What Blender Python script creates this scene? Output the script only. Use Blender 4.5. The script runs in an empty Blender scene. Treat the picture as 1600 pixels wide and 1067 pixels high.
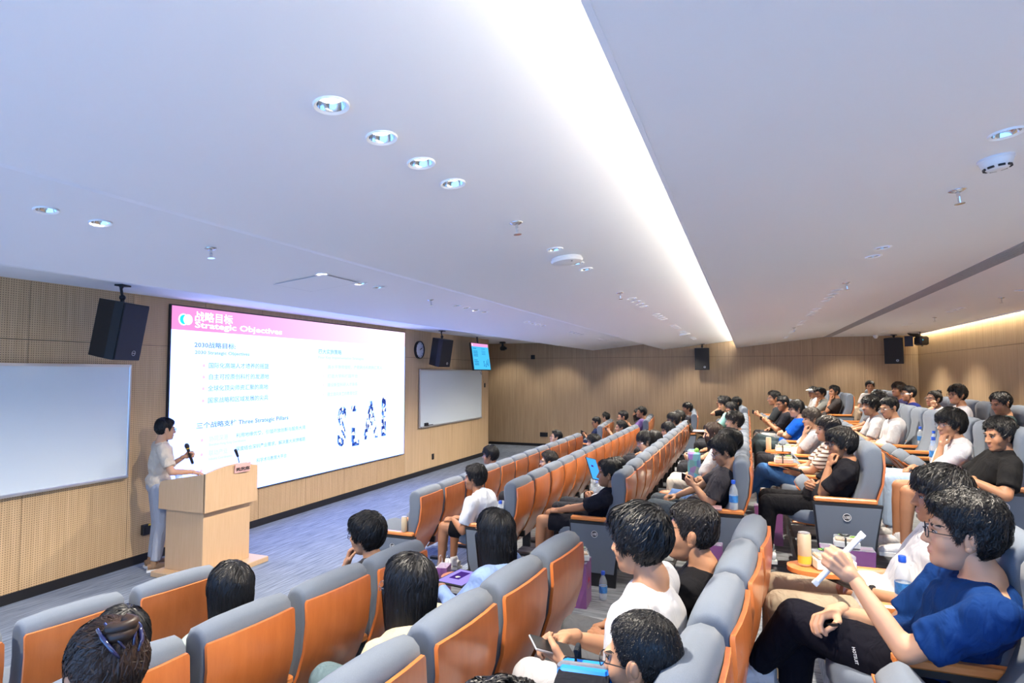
import bpy, math, random
import numpy as np
from mathutils import Vector, Matrix
random.seed(7); RNG = np.random.default_rng(7)
SC = bpy.context.scene; COL = SC.collection
pi = math.pi
# ------------------------------------------------------------------ camera, world, exposure
cam_d = bpy.data.cameras.new('camera'); CAM = bpy.data.objects.new('camera', cam_d); COL.objects.link(CAM)
cam_d.sensor_width = 36; cam_d.lens = 36*950/1600; cam_d.clip_start = 0.05
CAM.location = (0, 0, 2.24)
CAM.rotation_euler = (math.radians(90+2.983), 0, math.radians(21.149-90))
SC.camera = CAM
SC.view_settings.view_transform = 'Standard'; SC.view_settings.look = 'None'
SC.view_settings.gamma = 1; SC.view_settings.use_curve_mapping = False
SC.view_settings.exposure = 0.78
W = bpy.data.worlds.new('world'); SC.world = W; W.use_nodes = True
W.node_tree.nodes['Background'].inputs[0].default_value = (0.21, 0.47, 1.0, 1)
W.node_tree.nodes['Background'].inputs[1].default_value = 2.35
SCREEN_E = 2.95; COVE_E = 24; BCOVE_E = 30; SPOT_W = 100; WALL_SPOT_W = 60

# ------------------------------------------------------------------ materials
def nt(name):
    m = bpy.data.materials.new(name); m.use_nodes = True
    return m, m.node_tree.nodes, m.node_tree.links, m.node_tree.nodes['Principled BSDF']
def mat(name, col, rough=.5, metal=0, noise=0, nscale=40, bump=0, bscale=200, spec=.5, sheen=0, coat=0):
    m, N, L, b = nt(name)
    b.inputs['Base Color'].default_value = (*col, 1); b.inputs['Roughness'].default_value = rough
    b.inputs['Metallic'].default_value = metal; b.inputs['Specular IOR Level'].default_value = spec
    b.inputs['Sheen Weight'].default_value = sheen; b.inputs['Coat Weight'].default_value = coat
    tc = N.new('ShaderNodeTexCoord')
    if noise:
        n = N.new('ShaderNodeTexNoise'); n.inputs['Scale'].default_value = nscale; n.inputs['Detail'].default_value = 3
        L.new(tc.outputs['Object'], n.inputs['Vector'])
        r = N.new('ShaderNodeMixRGB'); r.inputs[1].default_value = (*[c*(1-noise) for c in col], 1)
        r.inputs[2].default_value = (*[min(1, c*(1+noise)) for c in col], 1)
        L.new(n.outputs['Fac'], r.inputs[0]); L.new(r.outputs[0], b.inputs['Base Color'])
    if bump:
        n = N.new('ShaderNodeTexNoise'); n.inputs['Scale'].default_value = bscale; n.inputs['Detail'].default_value = 2
        L.new(tc.outputs['Object'], n.inputs['Vector'])
        bp = N.new('ShaderNodeBump'); bp.inputs['Strength'].default_value = bump; bp.inputs['Distance'].default_value = .004
        L.new(n.outputs['Fac'], bp.inputs['Height']); L.new(bp.outputs[0], b.inputs['Normal'])
    return m
def emit(name, col, s):
    m, N, L, b = nt(name); N.remove(b)
    e = N.new('ShaderNodeEmission'); e.inputs[0].default_value = (*col, 1); e.inputs[1].default_value = s
    L.new(e.outputs[0], N['Material Output'].inputs[0]); return m
def wood(name, c1, c2, sc, rough=.45, holes=False, spec=.3, coat=0):
    m, N, L, b = nt(name)
    tc = N.new('ShaderNodeTexCoord'); mp = N.new('ShaderNodeMapping'); mp.inputs['Scale'].default_value = sc
    L.new(tc.outputs['Object'], mp.inputs[0])
    n = N.new('ShaderNodeTexNoise'); n.inputs['Scale'].default_value = 1; n.inputs['Detail'].default_value = 5
    n.inputs['Roughness'].default_value = .65; L.new(mp.outputs[0], n.inputs['Vector'])
    r = N.new('ShaderNodeValToRGB'); r.color_ramp.elements[0].position = .3; r.color_ramp.elements[1].position = .7
    r.color_ramp.elements[0].color = (*c1, 1); r.color_ramp.elements[1].color = (*c2, 1)
    L.new(n.outputs['Fac'], r.inputs[0]); out = r.outputs[0]
    b.inputs['Roughness'].default_value = rough; b.inputs['Specular IOR Level'].default_value = spec; b.inputs['Coat Weight'].default_value = coat
    if holes:
        sx = N.new('ShaderNodeSeparateXYZ'); L.new(tc.outputs['Object'], sx.inputs[0])
        def ma(op, a, bb=None, v=None):
            q = N.new('ShaderNodeMath'); q.operation = op; L.new(a, q.inputs[0])
            if bb is not None: L.new(bb, q.inputs[1])
            if v is not None: q.inputs[1].default_value = v
            return q.outputs[0]
        ds = []
        for k in ('X', 'Z'):
            f = ma('FRACT', ma('MULTIPLY', sx.outputs[k], v=1/.0225)); f = ma('SUBTRACT', f, v=.5); ds.append(ma('MULTIPLY', f, f))
        d = ma('LESS_THAN', ma('ADD', ds[0], ds[1]), v=.042)
        mx = N.new('ShaderNodeMixRGB'); mx.inputs[2].default_value = (.13, .08, .04, 1); L.new(d, mx.inputs[0]); L.new(out, mx.inputs[1]); out = mx.outputs[0]  # shade inside the perforations painted as dark dots, surface stays flat
    L.new(out, b.inputs['Base Color']); return m
def carpet(name, c1, c2, sc):
    m, N, L, b = nt(name)
    tc = N.new('ShaderNodeTexCoord'); mp = N.new('ShaderNodeMapping'); mp.inputs['Scale'].default_value = sc
    L.new(tc.outputs['Object'], mp.inputs[0])
    n = N.new('ShaderNodeTexNoise'); n.inputs['Scale'].default_value = 1; n.inputs['Detail'].default_value = 4; n.inputs['Roughness'].default_value = .7
    L.new(mp.outputs[0], n.inputs['Vector'])
    r = N.new('ShaderNodeValToRGB'); r.color_ramp.elements[0].position = .35; r.color_ramp.elements[1].position = .66
    r.color_ramp.elements[0].color = (*c1, 1); r.color_ramp.elements[1].color = (*c2, 1)
    L.new(n.outputs['Fac'], r.inputs[0]); L.new(r.outputs[0], b.inputs['Base Color'])
    b.inputs['Roughness'].default_value = .95; b.inputs['Specular IOR Level'].default_value = .1
    bp = N.new('ShaderNodeBump'); bp.inputs['Strength'].default_value = .5; bp.inputs['Distance'].default_value = .003
    n2 = N.new('ShaderNodeTexNoise'); n2.inputs['Scale'].default_value = 260; L.new(tc.outputs['Object'], n2.inputs['Vector'])
    L.new(n2.outputs['Fac'], bp.inputs['Height']); L.new(bp.outputs[0], b.inputs['Normal']); return m
M = {}
M['ceil'] = mat('ceiling_paint', (.86, .86, .88), .9)
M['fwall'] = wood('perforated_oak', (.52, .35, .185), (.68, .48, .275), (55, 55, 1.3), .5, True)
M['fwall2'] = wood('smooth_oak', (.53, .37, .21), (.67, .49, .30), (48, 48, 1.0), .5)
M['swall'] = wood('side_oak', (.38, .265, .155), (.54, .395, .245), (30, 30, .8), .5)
M['podwood'] = wood('podium_wood', (.56, .375, .215), (.63, .435, .265), (90, 90, 3), .4)
M['carpet'] = carpet('front_carpet', (.11, .14, .19), (.29, .34, .42), (2.2, 55, 20))
M['carpet2'] = carpet('tier_carpet', (.12, .135, .155), (.32, .335, .355), (40, 3, 20))
M['black'] = mat('black_plastic', (.012, .012, .014), .45)
M['blackm'] = mat('black_metal', (.02, .02, .022), .35, .3)
M['dark'] = mat('dark_gap', (.03, .022, .015), .8)
M['grille'] = mat('speaker_grille', (.014, .014, .016), .6, bump=.6, bscale=500)
M['fabric'] = mat('grey_fabric', (.145, .172, .215), .95, noise=.10, nscale=260, bump=.25, bscale=700, spec=.12, sheen=.12)
M['orange'] = wood('orange_plywood', (.50, .135, .032), (.62, .19, .05), (12, 12, 2.2), .28, spec=.5, coat=.3)
M['arm'] = wood('orange_armwood', (.70, .23, .06), (.80, .30, .09), (25, 5, 25), .3, spec=.5, coat=.3)
M['white'] = mat('white_plastic', (.8, .8, .8), .4)
M['wb'] = mat('whiteboard_face', (.68, .77, .82), .22, spec=.5)
M['alu'] = mat('aluminium', (.62, .64, .67), .35, .8)
M['chrome'] = mat('chrome', (.75, .77, .8), .12, 1)
M['led'] = emit('lamp_disc', (1, .97, .9), 9)
M['cove'] = emit('cove_strip', (1, .93, .76), COVE_E)
M['bcove'] = emit('wall_cove_strip', (1, .86, .58), BCOVE_E)
M['scr_w'] = emit('screen_white', (.205, .33, 1.0), SCREEN_E)
M['scr_p'] = emit('screen_pink', (.70, .28, .54), .9)
M['scr_p2'] = emit('screen_pale_pink', (.92, .62, .86), 1.0)
M['scr_txtw'] = emit('screen_text_white', (1, 1, 1), 1.5)
M['scr_cy'] = emit('screen_cyan', (.02, .55, .85), 1.0)
M['scr_d'] = emit('screen_text_dark', (.08, .13, .26), 1.0)
M['scr_m'] = emit('screen_text_mid', (.16, .26, .46), 1.0)
M['scr_l'] = emit('screen_text_light', (.40, .48, .66), 1.0)
M['scr_r'] = emit('screen_bullet', (.86, .42, .60), 1.0)
M['tv_b'] = emit('tv_cyan', (.05, .36, .66), 1.0)
M['tv_t'] = emit('tv_text', (.02, .16, .34), .9)
M['tab_b'] = emit('tablet_blue', (.05, .30, .85), 1.0)
M['tab_v'] = emit('tablet_violet', (.28, .22, .72), 1.0)
M['tab_d'] = emit('tablet_dark', (.05, .02, .16), 1.0)
M['purple'] = mat('purple_bag', (.27, .085, .27), .35, noise=.15, nscale=12, coat=.4)
M['green'] = mat('leaf_green', (.16, .38, .05), .5)
M['cream'] = mat('cream_can', (.62, .50, .32), .35)
M['food'] = mat('food', (.62, .42, .22), .7, noise=.5, nscale=60)
M['boxw'] = mat('white_box', (.78, .78, .74), .5)
M['ribbon_b'] = mat('black_ribbon', (.02, .02, .02), .4)
M['ribbon_g'] = mat('green_ribbon', (.04, .17, .05), .4)
M['blue'] = mat('blue_plastic', (.02, .09, .55), .3)
M['label_b'] = mat('bottle_label', (.05, .22, .65), .4, noise=.8, nscale=45)
M['pinkpaper'] = mat('pink_paper', (.78, .44, .40), .6)
M['ink'] = mat('ink', (.03, .02, .02), .6)
M['mauve'] = mat('mauve_book', (.42, .25, .28), .6)
M['red'] = mat('red', (.65, .04, .03), .5)
M['gold'] = mat('gold_print', (.45, .22, .10), .4)
M['yellow'] = mat('yellow', (.75, .50, .05), .5)
M['clockface'] = mat('clock_face', (.75, .78, .82), .5)
M['skin_p'] = None
def glass(name, col, alpha):
    m, N, L, b = nt(name); b.inputs['Base Color'].default_value = (*col, 1); b.inputs['Roughness'].default_value = .08
    b.inputs['Alpha'].default_value = alpha; return m
M['clear'] = glass('clear_plastic', (.75, .85, .95), .28)
M['lens'] = glass('lens_glass', (.8, .85, .9), .12)

# ------------------------------------------------------------------ mesh helpers
class MB:
    def __init__(s): s.V = []; s.F = []; s.I = []; s.n = 0
    def add(s, V, F, mi=0):
        V = np.asarray(V, float); s.V.append(V)
        for f in F: s.F.append(tuple(int(i)+s.n for i in f)); s.I.append(mi)
        s.n += len(V); return s
    def box(s, c, d, mi=0, R=None, bev=0):
        x, y, z = [q/2 for q in d]
        if bev:
            b = min(bev, x*.9, y*.9, z*.9); V = []
            for sz in (-1, 1):
                for ins in ((0, b) if sz < 0 else (1, b)):
                    pass
            lay = [(-z, b), (-z+b, 0), (z-b, 0), (z, b)]; V = []
            for zz, ins in lay:
                X, Y = x-ins, y-ins; cc = b if ins == 0 else b*.6
                V += [(-X+cc, -Y, zz), (X-cc, -Y, zz), (X, -Y+cc, zz), (X, Y-cc, zz), (X-cc, Y, zz), (-X+cc, Y, zz), (-X, Y-cc, zz), (-X, -Y+cc, zz)]
            F = [tuple(range(7, -1, -1)), tuple(range(24, 32))]
            for k in range(3):
                for i in range(8): j = (i+1) % 8; F.append((k*8+i, k*8+j, k*8+8+j, k*8+8+i))
        else:
            V = [(-x, -y, -z), (x, -y, -z), (x, y, -z), (-x, y, -z), (-x, -y, z), (x, -y, z), (x, y, z), (-x, y, z)]
            F = [(3, 2, 1, 0), (4, 5, 6, 7), (0, 1, 5, 4), (1, 2, 6, 5), (2, 3, 7, 6), (3, 0, 4, 7)]
        V = np.array(V, float)
        if R is not None: V = V @ np.array(R).T
        return s.add(V+np.array(c), F, mi)
    def tube(s, p0, p1, r0, r1=None, n=12, caps=True, mi=0):
        r1 = r0 if r1 is None else r1; p0 = np.array(p0, float); p1 = np.array(p1, float)
        return s.loft([p0, p1], [r0, r1], n, caps, mi)
    def loft(s, P, Rd, n=12, caps=True, mi=0, flat=1.0):
        P = [np.array(p, float) for p in P]; V = []; F = []
        for i, p in enumerate(P):
            d = P[min(i+1, len(P)-1)]-P[max(i-1, 0)]; d = d/(np.linalg.norm(d)+1e-9)
            a = np.array([0, 0, 1.]) if abs(d[2]) < .9 else np.array([1., 0, 0])
            u = np.cross(d, a); u /= np.linalg.norm(u); v = np.cross(d, u)
            for k in range(n):
                t = 2*pi*k/n; V.append(p+Rd[i]*(math.cos(t)*u+flat*math.sin(t)*v))
        for i in range(len(P)-1):
            for k in range(n): j = (k+1) % n; F.append((i*n+j, i*n+k, i*n+n+k, i*n+n+j))
        if caps: F.append(tuple(range(n))); F.append(tuple(range(len(P)*n-1, (len(P)-1)*n-1, -1)))
        return s.add(V, F, mi)
    def lathe(s, prof, c=(0, 0, 0), n=20, mi=0, R=None, caps=True):
        V = []; F = []
        for r, z in prof:
            for k in range(n): t = 2*pi*k/n; V.append((r*math.cos(t), r*math.sin(t), z))
        for i in range(len(prof)-1):
            for k in range(n): j = (k+1) % n; F.append((i*n+k, i*n+j, i*n+n+j, i*n+n+k))
        if caps: F.append(tuple(range(n-1, -1, -1))); F.append(tuple(range((len(prof)-1)*n, len(prof)*n)))
        V = np.array(V)
        if R is not None: V = V @ np.array(R).T
        return s.add(V+np.array(c), F, mi)
    def ell(s, c, r, R=None, n=14, m=9, mi=0):
        V = [(0, 0, 1)]; F = []
        for i in range(1, m):
            a = pi*i/m
            for k in range(n): t = 2*pi*k/n; V.append((math.sin(a)*math.cos(t), math.sin(a)*math.sin(t), math.cos(a)))
        V.append((0, 0, -1)); L = len(V)-1
        for k in range(n): F.append((0, 1+k, 1+(k+1) % n)); F.append((L, L-n+(k+1) % n, L-n+k))
        for i in range(m-2):
            for k in range(n): j = (k+1) % n; a = 1+i*n; F.append((a+k, a+n+k, a+n+j, a+j))
        V = np.array(V)*np.array(r)
        if R is not None: V = V @ np.array(R).T
        return s.add(V+np.array(c), F, mi)
    def cap(s, p0, p1, r0, r1=None, n=12, mi=0):      # capsule
        r1 = r0 if r1 is None else r1; p0 = np.array(p0, float); p1 = np.array(p1, float); d = p1-p0; d = d/(np.linalg.norm(d)+1e-9)
        P = []; Rr = []
        for a in (80, 55, 25): P.append(p0-d*r0*math.sin(math.radians(a))); Rr.append(r0*math.cos(math.radians(a)))
        P.append(p0); Rr.append(r0); P.append(p1); Rr.append(r1)
        for a in (25, 55, 80): P.append(p1+d*r1*math.sin(math.radians(a))); Rr.append(r1*math.cos(math.radians(a)))
        # constant frame
        a = np.array([0, 0, 1.]) if abs(d[2]) < .9 else np.array([1., 0, 0]); u = np.cross(d, a); u /= np.linalg.norm(u); v = np.cross(d, u)
        V = []; F = []
        for p, r in zip(P, Rr):
            for k in range(n): t = 2*pi*k/n; V.append(p+r*(math.cos(t)*u+math.sin(t)*v))
        for i in range(len(P)-1):
            for k in range(n): j = (k+1) % n; F.append((i*n+j, i*n+k, i*n+n+k, i*n+n+j))
        F.append(tuple(range(n))); F.append(tuple(range(len(P)*n-1, (len(P)-1)*n-1, -1)))
        return s.add(V, F, mi)
    def extr(s, loop, x0, x1, mi=0, axis=0):         # closed loop of (a,b) extruded along axis
        n = len(loop); V = []
        for x in (x0, x1):
            for a, b in loop: V.append({0: (x, a, b), 1: (a, x, b), 2: (a, b, x)}[axis])
        F = [tuple(range(n)), tuple(range(2*n-1, n-1, -1))]
        for i in range(n): j = (i+1) % n; F.append((j, i, n+i, n+j))
        return s.add(V, F, mi)
    def arr(s): return np.concatenate(s.V)
    def mesh(s, name, mats, smooth=False):
        return mk_mesh(name, np.concatenate(s.V), s.F, mats, s.I, smooth)
def mk_mesh(name, V, F, mats, I=None, smooth=False):
    me = bpy.data.meshes.new(name); me.from_pydata([tuple(v) for v in np.asarray(V).tolist()], [], F)
    for m in (mats if isinstance(mats, (list, tuple)) else [mats]): me.materials.append(m)
    if I is not None and any(I): me.polygons.foreach_set('material_index', I)
    if smooth: me.polygons.foreach_set('use_smooth', [True]*len(me.polygons))
    me.update(); return me
def fixn(me):
    import bmesh
    b = bmesh.new(); b.from_mesh(me); bmesh.ops.recalc_face_normals(b, faces=b.faces); b.to_mesh(me); b.free(); return me
def autosmooth(me, ang=40):
    import bmesh
    b = bmesh.new(); b.from_mesh(me)
    for e in b.edges: e.smooth = not (len(e.link_faces) == 2 and e.calc_face_angle(0) > math.radians(ang))
    for f in b.faces: f.smooth = True
    b.to_mesh(me); b.free(); return me
def obj(name, me, parent=None, loc=None, rot=None):
    o = bpy.data.objects.new(name, me); COL.objects.link(o)
    if parent: o.parent = parent
    if loc is not None: o.location = loc
    if rot is not None: o.rotation_euler = rot
    return o
def put(name, mb, mats, parent=None, loc=None, rot=None, smooth=False, auto=False, fix=True):
    me = mb.mesh(name, mats, smooth)
    if fix: fixn(me)
    if auto: autosmooth(me)
    return obj(name, me, parent, loc, rot)
def tag(o, label, cat, group=None):
    o['label'] = label; o['category'] = cat
    if group: o['group'] = group
    return o
def thing(name, label, cat, loc=(0, 0, 0), rot=0, group=None):
    o = bpy.data.objects.new(name, None); COL.objects.link(o); o.location = loc
    o.rotation_euler = (0, 0, rot) if not isinstance(rot, tuple) else rot; o.empty_display_size = .1
    return tag(o, label, cat, group)
def struct(o): o['kind'] = 'structure'; return o
def Rz(a): c, s = math.cos(a), math.sin(a); return np.array([[c, -s, 0], [s, c, 0], [0, 0, 1.]])
def Rx(a): c, s = math.cos(a), math.sin(a); return np.array([[1, 0, 0], [0, c, -s], [0, s, c.real]])
def Ry(a): c, s = math.cos(a), math.sin(a); return np.array([[c, 0, s], [0, 1, 0], [-s, 0, c]])
_txt = []
def text(name, body, size, m, parent, loc, rot, align='LEFT', bold=0, sx=1.0, fit=None):
    cu = bpy.data.curves.new(name, 'FONT'); cu.body = body; cu.size = size; cu.align_x = align; cu.offset = bold; cu.resolution_u = 2
    o = bpy.data.objects.new(name+'_tmp', cu); COL.objects.link(o); _txt.append((o, name, m, parent, loc, rot, sx, fit))
def bake_text():
    dg = bpy.context.evaluated_depsgraph_get()
    for o, name, m, parent, loc, rot, sx, fit in _txt:
        me = bpy.data.meshes.new_from_object(o.evaluated_get(dg)); me.materials.clear(); me.materials.append(m)
        if fit: xs = [v.co.x for v in me.vertices]; sx = fit/(max(xs)-min(xs))
        q = obj(name, me, parent, loc, rot); q.scale = (sx, 1, 1)
    for t in _txt: bpy.data.objects.remove(t[0])
    _txt.clear()

# ------------------------------------------------------------------ room shell
FZ = {1: 0., 2: .16, 3: .32, 4: .48, 5: .64, 6: .80, 7: .84}
YM = {1: 3.2, 2: 2.14, 3: 1.08, 4: .03, 5: -.95, 6: -1.97, 7: -2.95}
XS, XL, YF, YB = 17.9, -2.2, 6.74, -4.0
mb = MB(); mb.box(((XL+XS+.4)/2, 5.9, -.05), (XS-XL+.4, 6.2, .1))
fl = struct(put('floor', mb, M['carpet']))
edges = [2.8]+[YM[r]-.40 for r in range(2, 7)]+[YB-.3]
for i, r in enumerate(range(2, 8)):
    y1 = edges[i]; y0 = edges[i+1] if r < 7 else YB-.3
    if r == 7 and y0 >= y1: continue
    mb = MB(); mb.box(((XL+XS+.4)/2, (y0+y1)/2, FZ[r]/2-.05), (XS-XL+.4, y1-y0, FZ[r]+.1))
    struct(put('floor', mb, M['carpet2']))
    if r < 7 or True:
        mb = MB(); mb.box(((XL+XS)/2, y1-.012, FZ[r]+.004), (XS-XL, .03, .012)); struct(put('trim_%d' % r, mb, M['black']))
# front wall with panels
mb = MB(); mb.box(((XL+15.6)/2, YF+.11, 1.65), (15.6-XL, .16, 3.3))
fw = struct(put('wall_front', mb, M['dark']))
mb = MB(); mb.box((15.6-.012, YF+.11, 1.65), (.03, .22, 3.3)); obj('edge_board', fixn(mb.mesh('edge_board', M['fwall2'])), fw)
xe = [-2.2, -1.6, -.49, .61, 1.72, 2.83, 3.94, 5.05, 6.072, 7.093, 8.115, 9.137, 10.158, 11.18, 12.28, 13.39, 14.49, 15.572]
for a, b in zip(xe[:-1], xe[1:]):
    for z0, z1 in ((.10, 2.575), (2.581, 3.3)):
        mb = MB(); mb.box(((a+b)/2, YF+.012, (z0+z1)/2), (b-a-.006, .024, z1-z0)); put('panel', mb, M['fwall'] if b < 11.5 else M['fwall2'], fw)
mb = MB(); mb.box(((XL+15.6)/2, YF+.0, .05), (15.6-XL, .03, .10)); struct(put('baseboard_front', mb, M['black']))
# side wall
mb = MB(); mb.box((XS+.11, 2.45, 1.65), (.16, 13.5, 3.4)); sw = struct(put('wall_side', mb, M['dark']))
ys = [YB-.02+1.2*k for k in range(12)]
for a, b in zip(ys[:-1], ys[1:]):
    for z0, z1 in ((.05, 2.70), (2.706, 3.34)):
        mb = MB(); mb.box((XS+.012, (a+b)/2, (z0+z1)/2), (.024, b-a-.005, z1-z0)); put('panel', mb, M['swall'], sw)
mb = MB(); mb.box((XS, 5.2, .04), (.03, 5, .08)); struct(put('baseboard_side', mb, M['black']))
# back wall
mb = MB(); mb.box(((XL+XS)/2, YB-.11, 1.65), (XS-XL, .16, 3.5)); bw = struct(put('wall_back', mb, M['dark']))
xb = [XS-1.2*k for k in range(18)]
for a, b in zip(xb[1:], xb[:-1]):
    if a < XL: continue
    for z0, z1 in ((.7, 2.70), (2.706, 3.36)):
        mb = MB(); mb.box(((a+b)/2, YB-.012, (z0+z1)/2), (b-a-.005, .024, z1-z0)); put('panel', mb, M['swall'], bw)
mb = MB(); mb.box((16.9, 9.0, 1.65), (2.4, .1, 3.4)); struct(put('wall_recess', mb, M['swall'])); mb = MB(); mb.box((15.52, 8.0, 1.65), (.12, 2.14, 3.4)); struct(put('wall_recess', mb, M['swall']))  # second box: unseen wall added to block world light behind the front wall
# ceiling: folded planes running along X
PROF = [(9.0, 3.18), (6.03, 3.175), (4.32, 2.92), (2.82, 3.08), (2.24, 2.92), (.33, 3.14), (-.12, 3.185)]
PROF2 = [(.28, 2.94), (-1.88, 3.19)]
PROF3 = [(-2.06, 3.19), (-3.86, 3.19)]
def ceil(prof, t=.02):
    mb = MB()
    for (y0, z0), (y1, z1) in zip(prof[:-1], prof[1:]):
        mb.extr([(y0, z0), (y1, z1), (y1, z1+t), (y0, z0+t)], XL, XS)
    return struct(put('ceiling', mb, M['ceil']))
ceil(PROF); ceil(PROF2); ceil(PROF3)
mb = MB(); mb.box(((XL+XS)/2, -.15, 3.125), (XS-XL, .02, .20)); struct(put('trim_20', mb, M['ceil']))
mb = MB(); mb.box(((XL+XS)/2, .28-.008, 2.962), (XS-XL, .016, .045)); struct(put('trim_21', mb, M['ceil']))
mb = MB(); mb.box(((XL+XS)/2, -3.87, 3.22), (XS-XL, .02, .09)); struct(put('trim_22', mb, M['ceil']))
mb = MB(); mb.box(((XL+XS)/2, 2., 3.42), (XS-XL+.3, 14, .05)); struct(put('ceiling_slab', mb, M['dark']))
mb = MB(); mb.box(((XL+XS)/2, .10, 2.99), (XS-XL-.1, .05, .02)); tag(put('cove_light', mb, M['cove']), 'warm linear cove light hidden above the ceiling step', 'light')
mb = MB(); mb.box(((XL+XS)/2, -3.90, 3.275), (XS-XL-.1, .03, .02)); tag(put('cove_light', mb, M['bcove']), 'warm linear cove light along the top of the back wall', 'light')
# linear air vent with slats
vt = thing('air_vent', 'long linear slotted air vent across the ceiling towards the back', 'vent', (0, 0, 0))
mb = MB(); mb.box(((XL+XS)/2, -1.97, 3.235), (XS-XL, .18, .02)); put('backing', mb, M['dark'], vt)
mb = MB()
for k in range(8): put('slat', MB().box(((XL+XS)/2, -1.89-.0228*k, 3.195), (XS-XL, .012, .02)), mat('vent_grey', (.45, .44, .47), .6) if k == 0 else bpy.data.materials['vent_grey'], vt)

def zc(y):
    for P in (PROF, PROF2, PROF3):
        for (y0, z0), (y1, z1) in zip(P[:-1], P[1:]):
            if min(y0, y1)-1e-6 <= y <= max(y0, y1)+1e-6:
                if P is PROF and y < .28: continue
                return z0+(z1-z0)*(y-y0)/(y1-y0), math.atan2(z1-z0, y1-y0)
    return 3.19, 0
def slope_rot(y):
    z, a = zc(y); a = (a+pi/2) % pi-pi/2; return z, (a, 0, 0)
# downlights
dl = {}
mb = MB(); mb.lathe([(.043, -.001), (.052, -.006), (.054, -.003), (.054, .004), (.043, .004)], n=24, caps=False); dl['trim_ring'] = autosmooth(fixn(mb.mesh('trim_ring', M['white'])))
mb = MB(); mb.lathe([(.043, .0), (.040, .012), (.034, .024)], n=24, caps=False); dl['reflector'] = mb.mesh('reflector', M['chrome'], True)
mb = MB(); mb.lathe([(.001, .022), (.033, .022)], n=20, caps=False); dl['lamp'] = mb.mesh('lamp', M['led'])
spot_d = {}
def spot(w, ang, col=(1, .89, .74), r=.05):
    k = (w, ang, col)
    if k not in spot_d:
        d = bpy.data.lights.new('downlight_lamp', 'SPOT'); d.energy = w; d.spot_size = math.radians(ang); d.spot_blend = .7; d.color = col; d.shadow_soft_size = r
        spot_d[k] = d
    return spot_d[k]
HOLES = []; DLN = {}
def downlight(x, y, row, lit=None, aim=0):
    z, rot = slope_rot(y); HOLES.append((x, y, z, rot[0]))
    q = DLN.setdefault(row, [None, 0, 0])
    if q[0] is None or x-q[0] > .7: q[1] += 1; q[2] = 0
    q[0] = x; q[2] += 1; od = ['zeroth', 'first', 'second', 'third', 'fourth', 'fifth', 'sixth', 'seventh', 'eighth']; first = x < .3
    t = thing('downlight', ('recessed downlight, %s of the cluster overhead beside the camera, ' if first else 'recessed downlight, %s of its cluster, ') % od[q[2]]+('' if first else od[q[1]-(row != ROWR)]+' cluster along the ')+row, 'ceiling light', (x, y, z-.002), rot, 'downlights along the '+row)
    for k, me in dl.items(): obj(k, me, t)
    if lit:
        o = bpy.data.objects.new('lamp_glow', spot(*lit)); COL.objects.link(o); o.parent = t; o.location = (0, 0, -.02); o.rotation_euler = (aim, 0, 0)
ROWB, ROWA, ROWC, ROWR = 'middle ceiling panel', 'front ceiling panel', 'ceiling panel behind the cove', 'rear ceiling panel'
for g, x0 in enumerate((-1.0, 1.47, 3.75, 6.55, 8.45, 10.45, 12.0, 14.2)):
    for k in range(4): downlight(x0+.27*k, 1.15, ROWB, (SPOT_W*2.2, 115) if k == 1 else None)
for x0 in (-.7, 1.65, 3.99, 6.44, 8.9, 11.4, 13.8):
    for k in range(4):
        if x0 == 3.99 and k == 1: continue
        if x0 == 1.65 and k == 3: continue
        downlight(x0+.27*k, 3.19, ROWA, (SPOT_W*2.6, 125) if k == 2 else None, .38)
for x0 in (-.2, 2.22, 4.6, 6.8, 8.7, 10.6, 12.8, 15.2):
    for k in range(2 if x0 < 6 else 4): downlight(x0+.32*k, -.85, ROWC, (SPOT_W*2.0, 115) if k == 1 else None)
for x0 in (2.0, 5.0, 8.0, 10.6, 13.5, 15.7):
    for k in range(3): downlight(x0+.28*k, -2.93, ROWR, (SPOT_W*1.4, 115) if k == 1 else None)
for y in (6.9, 5.1, 3.4, 1.55, -.3, -2.4):
    z, rot = slope_rot(y); HOLES.append((16.75, y, z, rot[0]))
    t = thing('downlight', 'wall-washing downlight near the side wall, %s from the screen end' % ['first', 'second', 'third', 'fourth', 'fifth', 'sixth'][len([h for h in HOLES if h[0] == 16.75])-1], 'ceiling light', (16.75, y, z-.002), rot, 'wall-washing downlights')
    for k, me in dl.items(): obj(k, me, t)
    o = bpy.data.objects.new('lamp_glow', spot(WALL_SPOT_W, 90, (1, .9, .76), .12)); COL.objects.link(o); o.parent = t; o.location = (0, 0, -.02); o.rotation_euler = (0, -.42, 0)
mb = MB()
for x, y, z, a in HOLES:
    mb.lathe([(.044, -.05), (.044, .09)], c=(x, y, z), n=24, R=Rx(a))
cut = put('cutter', mb, M['white']); cl = [o for o in COL.objects if o.name.startswith('ceiling') and o.type == 'MESH' and 'slab' not in o.name]
for o in cl:
    md = o.modifiers.new('b', 'BOOLEAN'); md.object = cut; md.operation = 'DIFFERENCE'; md.solver = 'EXACT'
dg = bpy.context.evaluated_depsgraph_get()
for o in cl:
    me = bpy.data.meshes.new_from_object(o.evaluated_get(dg)); o.modifiers.clear(); o.data = me
bpy.data.objects.remove(cut)
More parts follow.
